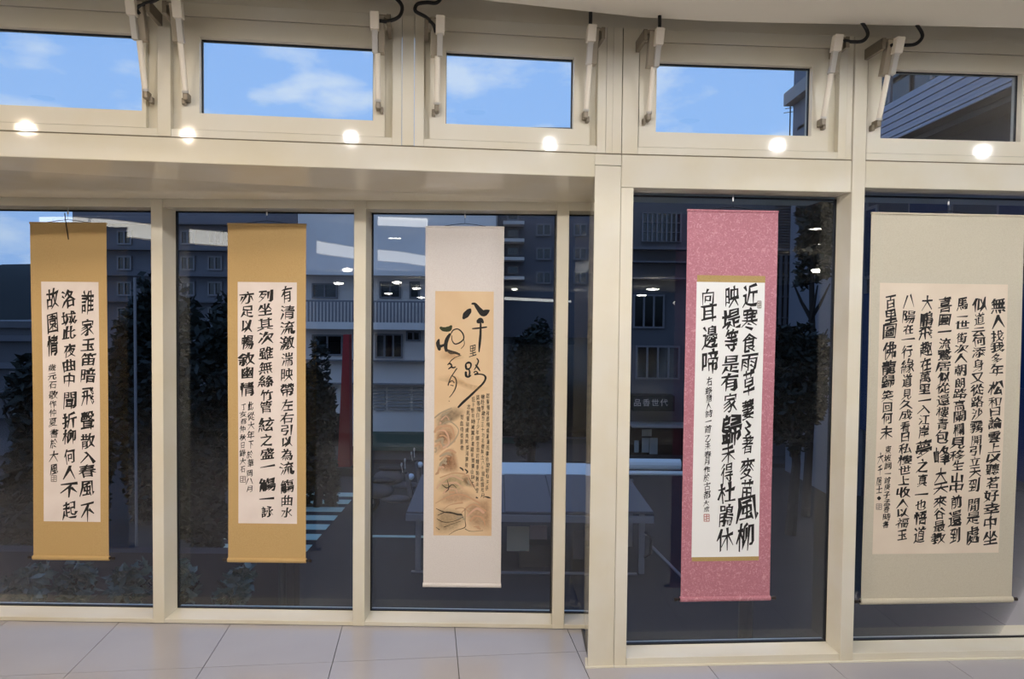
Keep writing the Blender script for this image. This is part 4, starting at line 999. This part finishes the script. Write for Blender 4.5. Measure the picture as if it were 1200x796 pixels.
q.hexa([(a.x, Yb, b.z - .03), (b.x, Yb, b.z - .03), (b.x, Yb + .3, a.z - .03), (a.x, Yb + .3, a.z - .03), (a.x, Yb, b.z), (b.x, Yb, b.z), (b.x, Yb + .3, a.z), (a.x, Yb + .3, a.z)]); obj('ridge_cap', q, M_WSTRIP, t)
a = at_y(730, 539, Yb); b = at_y(797, 549, Yb); q = MB(); q.tube([(a.x, Yb, (a.z + b.z) / 2), (b.x, Yb, (a.z + b.z) / 2)], (a.z - b.z) / 2 + .03, 12); obj('ridge_tube', q, M_WSTRIP, t)
a = at_y(730, 551, Yb - .05); b = at_y(800, 557, Yb - .05); q = MB(); q.tube([(a.x, Yb - .1, (a.z + b.z) / 2), (b.x, Yb - .1, (a.z + b.z) / 2)], (a.z - b.z) / 2, 12); obj('ridge_tube', q, M_WSTRIP, t)
for px, yy in ((490, YS + .1), (752, YS + .1), (500, Yb - .1), (738, Yb - .1)):
    x = at_y(px, 640, yy).x; q = MB(); q.box(x - .05, x + .05, yy - .05, yy + .05, GZ, e0.z - .04 if yy < YS + .5 else r0.z - .04); obj('leg', q, M_STEEL, t)
a = at_y(480, 673, YS); q = MB(); q.box(e0.x + .1, e1.x - .3, YS - .02, YS + .08, a.z - .06, a.z + .05); obj('lower_rail', q, M_STEEL, t)
q = MB(); q.box(e0.x + .2, e1.x - .3, YS + .05, Yb - .15, a.z - .1, a.z - .04); obj('shelf', q, M_DARK, t)
for x0, y0, x1, y1, c, lb in ((594, 617, 620, 646, (220, 240, 230), 'pale green sheet'), (621, 616, 641, 632, (170, 170, 190), 'grey sheet'), (672, 622, 684, 655, (96, 108, 140), 'dark blue sheet')):
    q = MB(); pr(q, x0, y0, x1, y1, YS + .4, 0, .02); o = obj('hanging_sheet', q, em('sheet_%d' % x0, c, .8), t); o['label'] = lb
q = MB(); pr(q, 612, 630, 650, 668, YS + .9, 0, .5); pr(q, 608, 636, 616, 668, YS + .9, 0, .55); obj('storage_box', q, M_DARK, t)
q = MB(); a = at_y(755, 640, YS); q.tube([(a.x, YS - .06, a.z + .3), (a.x + .1, YS - .14, a.z + .2), (a.x + .1, YS - .14, a.z - .1), (a.x, YS - .06, a.z - .2)], .03, 6); obj('handle', q, M_DARK, t)
q = MB(); q.tube([at_y(763, 640, YS) + Vector((0, 0, 0)), at_y(800, 677, YS - .5)], .03, 5); obj('brace', q, M_STEEL, t)

# scooter
def scooter(px, pyb, label, flip=1):
    g = at_z(px, pyb, GZ); X, Y = g.x, g.y
    t = thing('motor_scooter', label, 'scooter', (X, Y, GZ), 'parked scooters')
    for k, dx in ((0, -.62), (1, .62)):
        q = MB(); c = Vector((X + dx * flip, Y, GZ + .25))
        ring = [c + Vector((math.cos(a) * .19, 0, math.sin(a) * .19)) for a in [i * math.pi / 8 for i in range(17)]]; q.tube(ring, .06, 8, cap=False)
        wo = obj('wheel', q, M_DARK, t); q = MB(); q.tube([c + Vector((0, -.04, 0)), c + Vector((0, .04, 0))], .1, 12); obj('hub', q, M_STEEL, wo)
    q = MB(); q.blob((X - .42 * flip, Y, GZ + .55), (.42, .17, .22), 1); q.blob((X + .05 * flip, Y, GZ + .33), (.38, .15, .10), 2); obj('body', q, M_CONC, t, smooth=True)
    q = MB(); q.blob((X - .35 * flip, Y, GZ + .79), (.40, .14, .07), 3); obj('seat', q, M_DARK, t, smooth=True)
    q = MB(); q.hexa([(X + .38 * flip, Y - .2, GZ + .4), (X + .48 * flip, Y - .2, GZ + .4), (X + .48 * flip, Y + .2, GZ + .4), (X + .38 * flip, Y + .2, GZ + .4), (X + .28 * flip, Y - .14, GZ + .98), (X + .36 * flip, Y - .14, GZ + .98), (X + .36 * flip, Y + .14, GZ + .98), (X + .28 * flip, Y + .14, GZ + .98)]); obj('front_shield', q, M_CONC, t, bevel=.03)
    q = MB(); q.tube([(X + .5 * flip, Y, GZ + .3), (X + .36 * flip, Y, GZ + .8), (X + .28 * flip, Y, GZ + 1.02)], .035, 8); q.tube([(X + .2 * flip, Y - .32, GZ + 1.05), (X + .28 * flip, Y, GZ + 1.02), (X + .2 * flip, Y + .32, GZ + 1.05)], .014, 8); obj('handlebar', q, M_DARK, t)
    q = MB(); q.blob((X + .42 * flip, Y, GZ + .9), (.08, .1, .08), 4); obj('headlamp', q, M_WHITE, t, smooth=True)
    for sy in (-1, 1):
        q = MB(); q.tube([(X + .24 * flip, Y + sy * .22, GZ + 1.05), (X + .22 * flip, Y + sy * .28, GZ + 1.22)], .008, 5); q.blob((X + .22 * flip, Y + sy * .29, GZ + 1.26), (.02, .07, .05), 5); obj('mirror', q, M_ALU, t)
scooter(462, 600, 'parked scooter with pale shield, nearer of the two beside the stall')
scooter(474, 583, 'parked scooter behind the nearer one, beside the stall')
